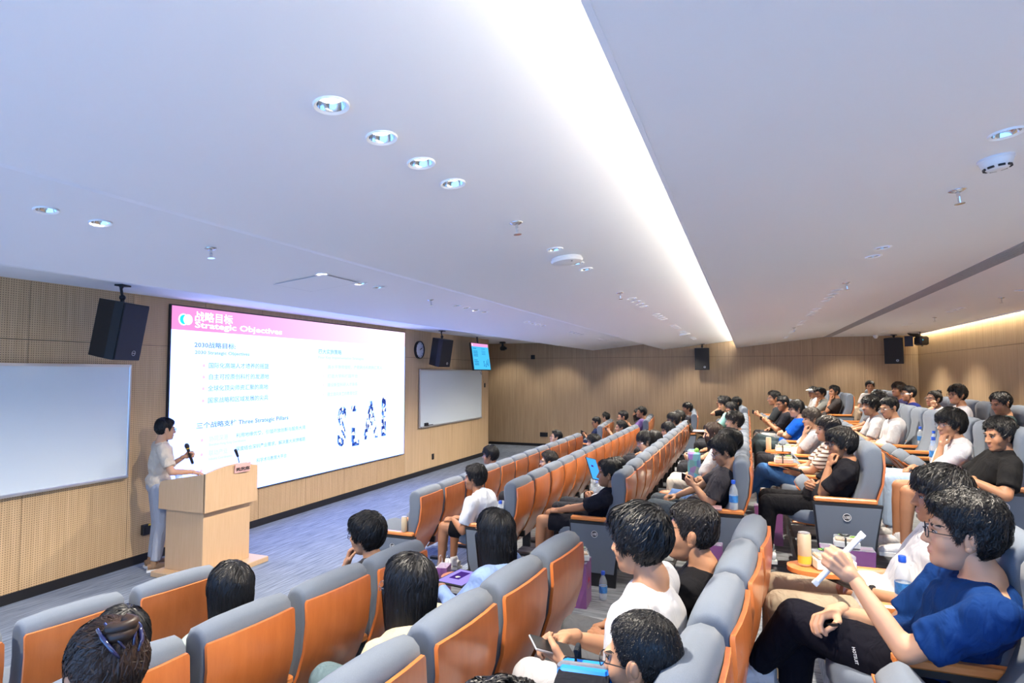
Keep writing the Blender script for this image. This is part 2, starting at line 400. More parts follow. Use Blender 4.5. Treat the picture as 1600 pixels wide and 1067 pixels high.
# sprinklers
mb = MB(); mb.lathe([(.0, 0), (.03, 0), (.032, -.004), (.012, -.012), (.010, -.012)], n=16, caps=False); spk_p = fixn(mb.mesh('escutcheon', M['chrome'], True))
mb = MB(); mb.tube((0, 0, -.01), (0, 0, -.03), .007); mb.tube((-.009, 0, -.03), (-.006, 0, -.055), .003, n=6); mb.tube((.009, 0, -.03), (.006, 0, -.055), .003, n=6); mb.tube((0, 0, -.03), (0, 0, -.055), .003, n=6)
spk_b = fixn(mb.mesh('head', M['chrome'])); mb = MB(); mb.lathe([(.0, -.055), (.019, -.056), (.019, -.059), (0, -.059)], n=14, caps=False); spk_d = fixn(mb.mesh('deflector', M['chrome']))
for x, y, w in ((3.01, 1.14, 'near the white access point'), (6.01, 1.17, 'on the middle panel past the access point'), (2.9, 3.19, 'on the front ceiling panel near the hatch'), (5.82, 3.2, 'on the front panel above the clock'),
                (3.29, -.91, 'beside the smoke detector'), (6.28, -.86, 'on the panel behind the cove, by six downlights'), (12.12, -.8, 'at the far end of the panel behind the cove'), (9.33, -3, 'on the rear ceiling panel nearest the frame edge'), (12.26, -3, 'on the rear ceiling panel near the far corner')):
    z, rot = slope_rot(y); t = thing('sprinkler', 'small chrome pendent sprinkler '+w, 'sprinkler', (x, y, z), rot)
    t.scale = (1.15, 1.15, 1.15)
    obj('escutcheon', spk_p, t); obj('head', spk_b, t); obj('deflector', spk_d, t)
def access_point(x, y, lab):
    z, rot = slope_rot(y); t = thing('access_point', lab, 'access point', (x, y, z), rot)
    mb = MB(); mb.lathe([(.095, 0), (.105, -.004), (.105, -.012)], n=28); put('mount_plate', mb, M['white'], t, auto=True)
    mb = MB(); mb.lathe([(.106, -.012), (.112, -.022), (.105, -.036), (.07, -.044), (.001, -.046)], n=32); put('cover', mb, M['white'], t, auto=True)
    mb = MB(); mb.lathe([(.004, -.0475), (.006, -.045)], c=(-.06, -.05, .002), n=8); put('indicator', mb, M['black'], t)
access_point(4.05, 1.16, 'round white wireless access point on the middle ceiling panel')
access_point(12.73, 1.17, 'small far white access point near the side wall')
z, rot = slope_rot(-.92); t = thing('smoke_detector', 'white domed smoke detector with black slots near the right edge', 'smoke detector', (2.86, -.92, z), rot)
mb = MB(); mb.lathe([(.06, 0), (.062, -.008), (.058, -.012)], n=24); put('base_ring', mb, M['white'], t, auto=True)
mb = MB(); mb.lathe([(.057, -.012), (.052, -.028), (.036, -.045), (.02, -.048), (.001, -.049)], n=24); put('dome', mb, M['white'], t, auto=True)
for k in range(8):
    a = 2*pi*k/8; put('slot', MB().box((.044*math.cos(a), .044*math.sin(a), -.0395), (.006, .022, .008), R=Rz(a)), M['black'], t)
z, rot = slope_rot(3.43); t = thing('access_hatch', 'square access hatch flush in the front ceiling panel', 'hatch', (4.23, 3.43, z-.006), rot)
mb = MB(); mb.box((0, 0, -.001), (.46, .5, .004)); put('door', mb, M['ceil'], t)
mb = MB()
for s in (-1, 1): mb.box((.234*s, 0, -.001), (.004, .52, .003)); mb.box((0, .254*s, -.001), (.47, .004, .003))
put('seam', mb, mat('seam_grey', (.62, .62, .66), .8), t)

# ------------------------------------------------------------------ front wall fittings
def whiteboard(x0, x1, z0, z1, label):
    t = thing('whiteboard', label, 'whiteboard', ((x0+x1)/2, YF-.03, z0)); w = x1-x0; h = z1-z0
    put('writing_surface', MB().box((0, 0, h/2), (w-.05, .024, h-.05)), M['wb'], t)
    for s in (-1, 1): put('frame_side', MB().box((s*(w/2-.015), -.003, h/2), (.03, .036, h), bev=.006), M['alu'], t)
    put('frame_top', MB().box((0, -.003, h-.015), (w-.06, .036, .03)), M['alu'], t)
    put('pen_tray', MB().box((0, -.02, .015), (w-.06, .07, .03), bev=.006), M['alu'], t); return t
whiteboard(.9, 5.02, 1.04, 2.34, 'large wall whiteboard behind the presenter, its left part out of frame')
whiteboard(11.72, 15.04, 1.04, 2.33, 'wall whiteboard below the clock and hanging television')
t = thing('board_eraser', 'black whiteboard eraser on the tray under the clock', 'eraser', (12.0, YF-.055, 1.07))
put('felt', MB().box((0, 0, .012), (.16, .05, .024)), M['black'], t); put('grip', MB().box((0, 0, .045), (.15, .045, .045), bev=.012), M['black'], t)
t = thing('marker_pen', 'dark marker pen lying beside the eraser on the tray', 'pen', (12.22, YF-.055, 1.078)); put('barrel', MB().tube((-.07, 0, 0), (.05, 0, 0), .008), M['black'], t); put('cap', MB().tube((.05, 0, 0), (.075, 0, 0), .009), M['black'], t)
# LED screen
XA, XB, Z0, Z1 = 5.53, 11.08, .57, 3.09; YSC = 6.70
sc = thing('led_screen', 'large wall LED screen showing a Strategic Objectives slide', 'screen', (0, YSC, 0))
put('frame', MB().box(((XA+XB)/2, .022, (Z0+Z1)/2), (XB-XA+.03, .036, Z1-Z0+.03)), M['black'], sc)
def quad(name, m, par, x0, x1, z0, z1, y): return obj(name, mk_mesh(name, [(x0, y, z0), (x1, y, z0), (x1, y, z1), (x0, y, z1)], [(0, 1, 2, 3)], m), par)
quad('slide', M['scr_w'], sc, XA, XB, Z0, 2.79, 0); quad('header_band', None, sc, XA, XB, 2.79, Z1, 0)
mm, N, L, b = nt('screen_header'); N.remove(b); e = N.new('ShaderNodeEmission'); tc = N.new('ShaderNodeTexCoord'); sx = N.new('ShaderNodeSeparateXYZ'); r = N.new('ShaderNodeMapRange')
r.inputs[1].default_value = 6; r.inputs[2].default_value = 11; L.new(tc.outputs['Object'], sx.inputs[0]); L.new(sx.outputs[0], r.inputs[0])
mx = N.new('ShaderNodeMixRGB'); mx.inputs[1].default_value = (.66, .22, .50, 1); mx.inputs[2].default_value = (.95, .70, .93, 1); L.new(r.outputs[0], mx.inputs[0]); L.new(mx.outputs[0], e.inputs[0]); L.new(e.outputs[0], N['Material Output'].inputs[0])
for o in sc.children:
    if o.name.startswith('header_band'): o.data.materials.clear(); o.data.materials.append(mm)
RT = (pi/2, 0, 0)
def disc(name, m, par, x, z, r, y, n=28): return obj(name, mk_mesh(name, [(x+r*math.cos(2*pi*k/n), y, z+r*math.sin(2*pi*k/n)) for k in range(n)], [tuple(range(n))], m), par)
disc('logo_ring', M['scr_txtw'], sc, 5.70, 2.925, .075, -.002); disc('logo_dot', M['scr_cy'], sc, 5.705, 2.925, .062, -.003); disc('logo_dot', M['scr_txtw'], sc, 5.765, 2.928, .068, -.004)
def st(body, size, m, x, z, bold=0, sx=1.0, nm='slide_text', fit=None): text(nm, body, size, M[m], sc, (x, -.004, z), RT, bold=bold, sx=sx, fit=fit)
st('战略目标', .138, 'scr_txtw', 5.86, 2.930, .0018, fit=.62); st('Strategic Objectives', .112, 'scr_txtw', 5.87, 2.836, .0022, fit=1.59)
st('2030战略目标:', .082, 'scr_d', 5.87, 2.582, .0010, fit=.68); st('2030 Strategic Objectives', .062, 'scr_m', 5.88, 2.492, .001, fit=.93)
for z, s in ((2.31, '国际化高端人才培养的摇篮'), (2.158, '自主可控原创科技的发源地'), (2.005, '全球化顶尖师资汇聚的高地'), (1.845, '国家战略和区域发展的尖兵')):
    st(s, .080, 'scr_m', 6.10, z+.003, .0007, fit=1.09); disc('bullet', M['scr_r'], sc, 6.03, z+.03, .021, -.003, 14)
st('三个战略支柱 Three Strategic Pillars', .084, 'scr_d', 5.93, 1.522, .0010, fit=1.70)
for z, a, b2, c in ((1.335, '协同深港', '利用地缘优势，引领开放创新与服务大湾', 'Shenzhen-Hong Kong Coordination'), (1.147, '联动产业', '深度结合深圳产业需求，解决重大关键难题', 'Industry Coordination'), (.935, '', '科学术与教育大平台', '')):
    if a: st(a, .08, 'scr_l', 6.14, z); st(c, .044, 'scr_l', 6.14, z-.062, .001)
    st(b2, .066, 'scr_m', 6.60 if a else 6.99, z+.008, .0006, fit=1.43 if a else .62); disc('bullet', M['scr_r'], sc, 6.03, z+.025, .021, -.003, 14)
st('四大实施策略', .088, 'scr_m', 8.32, 2.572, .0010, fit=.62); st('Four Key Implementation Strategies', .060, 'scr_l', 8.32, 2.488, .001, fit=1.29)
for z, s in ((2.318, '高水平导师领衔，产教融合科教融汇育人'), (2.16, '打造大学科技园平台'), (2.01, '建设新型科研人才体系'), (1.85, '建立面向未来的教育社区')):
    st(s, .07, 'scr_l', 8.57, z+.003, .001, fit=1.66 if len(s) > 14 else .86); disc('bullet', M['scr_r'], sc, 8.47, z+.03, .012, -.003, 12)
m, N, L, b = nt('blue_city_letters'); N.remove(b); e = N.new('ShaderNodeEmission'); tc = N.new('ShaderNodeTexCoord'); vo = N.new('ShaderNodeTexVoronoi'); vo.distance = 'CHEBYCHEV'; vo.inputs['Scale'].default_value = 16
L.new(tc.outputs['Object'], vo.inputs['Vector']); rp = N.new('ShaderNodeValToRGB'); rp.color_ramp.interpolation = 'CONSTANT'
E_ = rp.color_ramp.elements; E_[0].color = (.02, .04, .22, 1); E_[1].position = .62; E_[1].color = (.75, .84, 1, 1)
for p, cc in ((.30, (.06, .16, .55, 1)), (.48, (.30, .48, .9, 1))): q = E_.new(p); q.color = cc
sp = N.new('ShaderNodeSeparateColor'); L.new(vo.outputs['Color'], sp.inputs[0]); L.new(sp.outputs[0], rp.inputs[0]); L.new(rp.outputs[0], e.inputs[0]); L.new(e.outputs[0], N['Material Output'].inputs[0]); M['city'] = m
for ch, x, z, s, kx in (('S', 8.86, .99, .92, .60), ('L', 9.27, .95, .42, 1.0), ('A', 9.66, 1.03, .95, .66), ('I', 10.19, 1.04, 1.02, .95)):
    text('slide_logo', ch, s, M['city'], sc, (x, -.004, z), RT, bold=.03, sx=kx)
quad('slide_logo', M['city'], sc, 9.26, 9.40, 1.545, 1.65, -.004)
st('SLAI', .13, 'scr_txtw', 9.79, 1.20, .002)
st('深圳河套学院', .10, 'scr_txtw', 10.07, 2.92, .002); st('Shenzhen Loop Area Institute', .058, 'scr_txtw', 10.07, 2.86, .001)
mb = MB(); mb.loft([(9.85, -.004, 2.87), (9.86, -.004, 2.95), (9.92, -.004, 3.0), (10.0, -.004, 2.93), (10.02, -.004, 2.87)], [.012]*5, 6); mb.loft([(9.9, -.004, 2.88), (9.95, -.004, 2.93)], [.01]*2, 6); put('slide_logo', mb, M['scr_txtw'], sc)
# clock
ck = thing('wall_clock', 'round black-rimmed white wall clock beside the screen', 'clock', (11.72, YF-.0, 2.75))
mb = MB(); mb.lathe([(.19, 0), (.195, -.0), (.195, .05), (.178, .055), (.178, .03), (.19, .0)], n=40, R=Rx(pi/2), caps=False); put('rim', mb, M['black'], ck, auto=True)
mb = MB(); mb.lathe([(.001, .03), (.18, .03)], n=40, R=Rx(pi/2), caps=False); put('dial', mb, M['clockface'], ck)
for k in range(12):
    a = 2*pi*k/12; put('hour_mark', MB().box((.15*math.sin(a), -.033, .15*math.cos(a)), (.008, .004, .03), R=Ry(a)), M['ink'], ck)
for nm, a, l, w in (('hour_hand', 1.05, .09, .012), ('minute_hand', 1.2, .14, .008)):
    put(nm, MB().box((l/2*math.sin(a), -.037, l/2*math.cos(a)), (w, .004, l), R=Ry(a)), M['ink'], ck)
# loudspeakers
def loudspeaker(label, loc, yaw, tilt, topz, s=1.0, mode='ceiling'):
    t = thing('loudspeaker', label, 'speaker', loc, (0, 0, yaw))
    # local: front grille faces -Y ; cabinet trapezoid, origin at centre
    R = Rx(tilt); h = .30*s; f = .19*s; bk = .115*s; d0 = -.17*s; d1 = .17*s
    lp = [(-f, d0), (f, d0), (f, d0+.10*s), (bk, d1), (-bk, d1), (-f, d0+.10*s)]
    mb = MB(); mb.extr(lp, -h, h, axis=2); mb.V[-1] = mb.V[-1] @ R.T; put('cabinet', mb, M['black'], t)
    mb = MB(); mb.box((0, d0-.006, 0), (2*f-.015, .014, 2*h-.02), bev=.004); mb.V[-1] = mb.V[-1] @ R.T; put('grille', mb, M['grille'], t)
    mb = MB(); mb.lathe([(.022*s, d0*0), (.028*s, 0), (.028*s, .004), (.022*s, .004)], n=20, R=Rx(pi/2), caps=False); mb.box((0, -.002, 0), (.04*s, .003, .008*s)); V = [v+np.array([.07*s, d0-.014, -.22*s]) for v in mb.V]; mb.V = [v @ R.T for v in V]; put('badge', mb, M['alu'], t)
    tp = R @ np.array([0, .0, h]); up = topz-loc[2]
    mb = MB(); mb.ell((tp[0], tp[1], tp[2]+.045), (.032, .032, .032)); mb.tube(tp, (tp[0], tp[1], tp[2]+.045), .02); mb.tube((tp[0], tp[1], tp[2]+.045), (0, tp[1]+.02, up-.03), .014); mb.tube((0, tp[1]+.02, up-.03), (0, tp[1], up), .02); put('bracket', mb, M['blackm'], t, auto=True)
    mb = MB(); mb.box((0, tp[1], up-.008), (.13, .09, .016)); put('ceiling_plate', mb, M['black'], t); return t
loudspeaker('black loudspeaker hanging above the large left whiteboard', (4.48, 6.22, 2.70), math.radians(16), math.radians(10), 3.175)
loudspeaker('black loudspeaker hanging between the clock and the television', (11.9, 6.3, 2.70), math.radians(-12), math.radians(10), 3.175)
loudspeaker('black loudspeaker high on the side wall under the ceiling cove', (17.62, 1.16, 2.64), math.radians(-90), math.radians(4), 3.05)
loudspeaker('black loudspeaker near the far back corner beside a stage light', (17.45, -3.4, 2.80), math.radians(-105), math.radians(6), 3.19, 1.05)
# television
tv = thing('television', 'hanging television on the front wall end showing the cyan slide', 'television', (14.08, 6.28, 2.66), (math.radians(-8), 0, 0))
put('housing', MB().box((0, .03, 0), (1.06, .05, .70), bev=.01), M['black'], tv)
quad('screen', M['tv_b'], tv, -.51, .51, -.33, .25, .0035); quad('screen', M['scr_p'], tv, -.51, .51, .25, .33, .0035)
disc('logo_dot', M['scr_txtw'], tv, -.46, .29, .02, .002, 12)
for k, z in enumerate((.20, .13, .09, .05, .01, -.09, -.13, -.17, -.21)): quad('text_line', M['tv_t'], tv, -.45, -.45+(.2 if k in (0, 5) else .26), z-.009, z+.009, .002)
for k, z in enumerate((.20, .14, .10, .06)): quad('text_line', M['tv_t'], tv, .05, .05+.24, z-.006, z+.006, .002)
for ch, x, z, s, kx in (('S', .10, -.25, .20, .62), ('L', .20, -.26, .11, 1), ('A', .27, -.24, .22, .6), ('I', .38, -.23, .24, .9)): text('logo_letter', ch, s, M['tv_t'], tv, (x, .002, z), RT, bold=.008, sx=kx)
mb = MB(); mb.tube((0, .06, .1), (0, .05, .51), .02); mb.box((0, .06, .1), (.2, .03, .2)); put('hanger', mb, M['blackm'], tv)
mb = MB(); mb.loft([(.02, .06, -.3), (.04, .06, -.42), (.0, .06, -.45), (-.06, .06, -.38)], [.006]*4, 6); mb.loft([(.03, .06, -.35), (.05, .05, -.5), (.05, .05, -.66)], [.004]*3, 6); put('loose_cable', mb, M['black'], tv)
# wall boxes
def wallbox(label, x, y, z, d, m='black', nm='wall_socket', cat='socket', face=True):
    t = thing(nm, label, cat, (x, y, z)); put('box', MB().box((0, 0, 0), d, bev=.006), M[m], t)
    ax = 0 if d[0] < d[1] else 1
    fd = [d[0]*.6, d[1]*.6, d[2]*.6]; fd[ax] = .006; off = [0, 0, 0]; off[ax] = -d[ax]/2-.002
    put('face_plate', MB().box(off, fd), M['blackm'], t); return t
t = wallbox('black socket box with a yellow tag behind the presenter', 5.28, YF-.02, .38, (.10, .05, .12)); put('tag', MB().box((.03, -.028, .055), (.04, .004, .02)), M['yellow'], t)
wallbox('small brown-grey socket low on the front wall below the whiteboard', 12.4, YF-.008, .34, (.09, .02, .13))
wallbox('small switch plate beside the right end of the whiteboard', 15.33, YF-.008, 1.91, (.08, .02, .12), nm='light_switch', cat='switch')
wallbox('small dark box high on the side wall near the television', 17.88, 6.22, 2.74, (.02, .13, .13), nm='wall_speaker_panel', cat='wall plate')
wallbox('grey double socket low on the side wall behind the first row', 17.88, 5.87, .36, (.02, .25, .13))
# small cameras and stage light
t = thing('tracking_camera', 'black tracking camera under the ceiling past the television', 'camera', (16.6, 6.72, 3.0))
put('mount', MB().box((0, 0, .14), (.16, .14, .05), bev=.01).tube((0, 0, .12), (0, 0, .02), .03), M['black'], t); put('body', MB().box((-.02, -.02, -.03), (.14, .16, .13), bev=.03), M['black'], t); put('lens', MB().tube((-.05, -.1, -.03), (-.06, -.14, -.035), .035, n=16), M['blackm'], t)
t = thing('dome_camera', 'small white ceiling camera near the far back corner', 'camera', (17.4, -3.0, 3.19)); put('housing', MB().lathe([(.05, 0), (.06, -.02), (.055, -.05)], n=18), M['white'], t, auto=True); put('lens_dome', MB().lathe([(.045, -.05), (.035, -.08), (.001, -.09)], n=18), M['white'], t, auto=True)
t = thing('stage_light', 'black barn-door stage light hanging at the back wall corner', 'stage light', (16.4, -3.72, 3.0), (0, 0, math.radians(115)))
put('yoke', MB().tube((0, 0, .06), (0, 0, .19), .012).box((0, 0, .06), (.26, .02, .02)).box((-.13, 0, 0), (.015, .03, .12)).box((.13, 0, 0), (.015, .03, .12)), M['black'], t)
put('body', MB().box((0, .03, -.02), (.22, .24, .2), bev=.03), M['black'], t)
for s in (-1, 1): put('barn_door', MB().box((s*.16, -.16, -.02), (.012, .18, .24), R=Rz(s*.5)), M['black'], t)
put('barn_door', MB().box((0, -.16, .12), (.26, .18, .012), R=Rx(-.5)), M['black'], t); put('power_lamp', MB().ell((.06, .155, .0), (.01, .01, .01)), M['scr_cy'], t)

# ------------------------------------------------------------------ podium
pd = thing('podium', 'light wooden podium with curved top edge in front of the screen', 'podium', (5.385, 5.56, 0))
W2 = .375
put('plinth', MB().box((0, .22, .03), (.92, .80, .06), bev=.006), M['podwood'], pd)
put('lower_body', MB().box((0, .28, .40), (.67, .56, .68), bev=.004), M['podwood'], pd)
n = 14; lp = [(-W2, .725), (W2, .725)]+[(W2-2*W2*k/n, 1.145+.055*math.sin(pi*k/n)) for k in range(n+1)]
mb = MB(); mb.extr([(a, b) for a, b in lp], -.065, -.04, axis=1); put('front_panel', mb, M['podwood'], pd)
for s in (-1, 1):
    mb = MB(); mb.extr([(-.05, .725), (.63, .725), (.63, .97), (.61, 1.02), (.56, 1.04), (-.05, 1.145)], s*W2-.018*s-.0, s*W2); put('side_panel', mb, M['podwood'], pd)
put('desk_top', MB().box((0, .29, .985), (.71, .66, .02), R=Rx(math.radians(-5))), M['podwood'], pd)
put('box_floor', MB().box((0, .29, .735), (.71, .66, .02)), M['podwood'], pd)
t = thing('name_card', 'pink folded name card standing on the podium front edge', 'name card', (5.50, 5.475, 1.13), (0, 0, math.radians(-4)))
put('front_leaf', MB().box((0, -.006, .02), (.215, .004, .105), R=Rx(.15)), M['pinkpaper'], t); put('back_leaf', MB().box((0, .03, .045), (.215, .004, .06), R=Rx(-.5)), M['pinkpaper'], t)
text('name_text', '吴英姬', .066, M['ink'], t, (0, -.014, -.004), (pi/2-.15*-1*-1, 0, 0), 'CENTER', .002)
t = thing('gooseneck_microphone', 'slim black gooseneck microphone on the podium', 'microphone', (5.78, 5.78, .99))
put('base', MB().lathe([(.05, 0), (.05, .02), (.015, .03)], n=18), M['black'], t, auto=True); put('stem', MB().loft([(0, 0, .03), (-.02, .0, .15), (-.07, -.02, .25)], [.005]*3, 8), M['blackm'], t); put('capsule', MB().cap((-.07, -.02, .25), (-.115, -.03, .325), .014, .018), M['black'], t)
t = thing('paper_cup', 'pale blue paper cup standing on the podium desk', 'cup', (5.10, 6.0, 1.005)); put('cup_body', MB().lathe([(.024, 0), (.034, .085)], n=18), mat('pale_blue', (.45, .58, .85), .5), t, smooth=True); put('rim', MB().lathe([(.034, .083), (.037, .086), (.034, .089)], n=18, caps=False), bpy.data.materials['pale_blue'], t)
# ------------------------------------------------------------------ seats
P = .555
def seat_meshes():
    S = {}
    cush = [(.285, .385), (.275, .44), (.215, .52), (.155, .61), (.115, .72), (.098, .84), (.104, .92), (.10, .975), (.078, 1.012), (.038, 1.03), (.0, 1.024), (-.026, 1.0), (-.032, .965),
            (-.034, .86), (-.018, .72), (.022, .60), (.082, .48), (.15, .375), (.22, .36)]
    L = np.array(cush); cen = []
    n = len(L); nx = np.zeros_like(L)
    for i in range(n):
        d = L[(i+1) % n]-L[i-1]; nx[i] = np.array([-d[1], d[0]])/np.linalg.norm(d)
    sgn = 1 if sum(L[i][0]*L[(i+1) % n][1]-L[(i+1) % n][0]*L[i][1] for i in range(n)) > 0 else -1
    V = []; F = []; st = [(-.243, .026), (-.240, .011), (-.228, 0), (-.12, -.003), (0, -.004), (.12, -.003), (.228, 0), (.240, .011), (.243, .026)]
    for x, ins in st:
        for i in range(n):
            a, b = L[i]+nx[i]*ins*sgn
            if b > .95: b -= .012*(abs(x)/.25)**4
            V.append((x, a, b))
    for k in range(len(st)-1):
        for i in range(n): j = (i+1) % n; F.append((k*n+i, k*n+j, k*n+n+j, k*n+n+i))
    F.append(tuple(range(n))); F.append(tuple(range(len(st)*n-1, (len(st)-1)*n-1, -1)))
    S['cushion'] = fixn(mk_mesh('back_cushion', V, F, M['fabric'], None, True))
    sh = [(-.036, .965), (-.042, .86), (-.026, .72), (.014, .60), (.074, .48), (.14, .37), (.19, .30)]
    V = []; F = []; xs = [-.240, -.232, -.12, 0, .12, .232, .240]
    for x in xs:
        bow = -.012*(1-(x/.24)**2)
        for k, (a, b) in enumerate(sh):
            zz = b-(.012 if k == 0 and abs(x) > .235 else 0); V.append((x, a+bow+.006, zz))
        for k, (a, b) in reversed(list(enumerate(sh))):
            zz = b-(.012 if k == 0 and abs(x) > .235 else 0); V.append((x, a+bow-.010, zz))
    m = 2*len(sh)
    for k in range(len(xs)-1):
        for i in range(m): j = (i+1) % m; F.append((k*m+i, k*m+j, k*m+m+j, k*m+m+i))
    F.append(tuple(range(m))); F.append(tuple(range(len(xs)*m-1, (len(xs)-1)*m-1, -1)))
    S['shell'] = autosmooth(fixn(mk_mesh('back_shell', V, F, M['orange'])), 35)
    # seat pan: rounded front plate, hinge at origin, extends +Y, thickness z
    out = [(-.225, 0), (-.23, .17), (-.22, .27), (-.185, .335), (-.12, .372), (0, .386), (.12, .372), (.185, .335), (.22, .27), (.23, .17), (.225, 0)]
    k = len(out); V = []; F = []
    for z, s in ((-.055, .90), (-.05, .97), (-.02, 1.0), (.02, 1.0), (.045, .965), (.055, .88)):
        for x, y in out: V.append((x*s, .2+(y-.2)*s, z))
    for q in range(5):
        for i in range(k): j = (i+1) % k; F.append((q*k+i, q*k+j, q*k+k+j, q*k+k+i))
    F.append(tuple(range(k-1, -1, -1))); F.append(tuple(range(5*k, 6*k)))
    S['pan'] = fixn(mk_mesh('seat_pan', V, F, M['fabric'], None, True))
    S['panshell'] = fixn(MB().box((0, .2, -.062), (.38, .30, .014), bev=.006).mesh('pan_underside', M['orange']))
    S['arm'] = fixn(MB().box((0, .245, .588), (.056, .45, .038), bev=.009).mesh('armrest', M['arm']))
    mb = MB(); mb.box((0, .25, .558), (.045, .42, .024)); mb.box((0, .25, .33), (.026, .09, .44)); mb.box((0, .25, .015), (.06, .34, .03)); mb.box((0, .20, .40), (.03, .26, .06))
    S['sup'] = fixn(mb.mesh('arm_support', M['black']))
    mb = MB(); mb.extr([(.0, .545), (.465, .545), (.44, .25), (.40, .12), (.07, .12), (.045, .30)], -.02, .02); S['panel'] = fixn(mb.mesh('end_panel', M['fabric']))
    mb = MB(); mb.extr([(-.015, .568), (.48, .568), (.455, .25), (.415, .0), (.055, .0), (.03, .30)], -.012, .026); S['pframe'] = fixn(mb.mesh('panel_frame', M['black']))
    mb = MB(); mb.lathe([(.001, .0), (.030, .0), (.030, .004), (.001, .005)], n=28, R=Ry(-pi/2), caps=False); S['badge'] = fixn(mb.mesh('row_badge', M['black']))
    mb = MB(); mb.lathe([(.026, .0045), (.029, .0055), (.030, .0045)], n=28, R=Ry(-pi/2), caps=False); S['ring'] = mb.mesh('badge_ring', M['white'])
    return S
SM = seat_meshes()
ORD = ['first', 'second', 'third', 'fourth', 'fifth', 'sixth', 'seventh', 'eighth', 'ninth', 'tenth', 'eleventh', 'twelfth', 'thirteenth']
BN = {'M': 'middle block', 'L': 'near block', 'F': 'far block'}
def seat(block, r, i, x, y, rot, down, first, last):
    # origin on the tier floor under the back top; seat faces +Y locally
    t = None; fab = 'occupied' if down else 'empty folded'
    lab = '%s orange-and-grey seat, %s row of the %s, %s from its %s aisle' % (fab, ORD[r-1], BN[block], ORD[i], {'M': 'near', 'L': 'far', 'F': 'near'}[block])
    t = thing('auditorium_seat', lab, 'seat', (x, y, FZ[r]), rot, 'seats of the %s' % BN[block])
    if block == 'L': t.scale = (LROW[r]['px']/P, 1, 1)
    obj('backrest', SM['cushion'], t); obj('back_shell', SM['shell'], t)['label'] = 'orange moulded plywood back'
    pn = obj('seat_pan', SM['pan'], t, (0, .272, .405 if down else .335), (math.radians(4 if down else 49), 0, 0)); obj('pan_underside', SM['panshell'], pn)
    obj('armrest', SM['arm'], t, (-P/2, 0, 0)); obj('arm_support', SM['sup'], t, (-P/2, 0, 0))
    if last: obj('armrest', SM['arm'], t, (P/2, 0, 0)); obj('arm_support', SM['sup'], t, (P/2, 0, 0))
    if first and block != 'L':
        ep = obj('end_panel', SM['panel'], t, (-P/2-.026, 0, 0)); obj('panel_frame', SM['pframe'], ep)
        bd = obj('row_badge', SM['badge'], t, (-P/2-.047, .24, .465)); bd['label'] = 'round black row number badge'; obj('badge_ring', SM['ring'], bd)
        text('badge_text', '%d排' % r, .030, M['white'], bd, (-.006, .0, -.011), (pi/2, 0, -pi/2), 'CENTER', .0004)
    return t
LROW = {1: dict(x=2.755, y=3.22, px=.545, py=.09, a=-9.4, n=5), 2: dict(x=3.235, y=1.985, px=.533, py=.0625, a=-6.7, n=6), 3: dict(x=3.2, y=.955, px=.515, py=.05, a=-5.5, n=6),
        4: dict(x=3.27, y=-.03, px=.522, py=.052, a=-5.5, n=5), 5: dict(x=3.34, y=-.93, px=.52, py=-.0, a=0, n=3)}
NSEAT = {1: 12, 2: 13, 3: 12, 4: 12, 5: 12, 6: 12, 7: 12}
def seat_pos(b, r, i):
    if b == 'M': return 5.53+P*(i+.5), YM[r], 0.
    if b == 'L': q = LROW[r]; return q['x']-q['px']*i, q['y']+q['py']*i, math.radians(q['a'])
    a = math.radians(5); s = (i+.5)*P; return 14.0+s*math.cos(a), YM[r]+s*math.sin(a), a
def tray_mesh():
    lp = [(.15*math.cos(a)*(1 if math.cos(a) > 0 else .9), .11*math.copysign(abs(math.sin(a))**.8, math.sin(a))) for a in np.linspace(0, 2*pi, 24, endpoint=False)]
    mb = MB(); mb.extr([(y, x) for x, y in lp], .655, .675, axis=2); return autosmooth(fixn(mb.mesh('writing_tablet', M['arm'])))
SM['tray'] = tray_mesh()
OCC = set(); SEATS = {}
def build_seats():
    for b in 'LMF':
        for r in range(1, 8):
            n = NSEAT[r] if b == 'M' else (LROW[r]['n'] if r in LROW else 0) if b == 'L' else (4 if r < 7 else 5)
            for i in range(n):
                x, y, a = seat_pos(b, r, i); t = seat(b, r, i, x, y, a, (b, r, i) in OCC, i == 0, i == n-1 if b != 'L' else i == 0)
                if (b, r, i) in TRAYS:
                    dx, dy = TRAYS[(b, r, i)]; w = obj('writing_tablet', SM['tray'], t, (dx, dy, 0)); mb = MB(); mb.loft([(-P/2+.03, .42, .55), (-P/2+.03, .48, .64), (dx, dy, .645)], [.014]*3, 8); put('swing_arm', mb, M['blackm'], t)
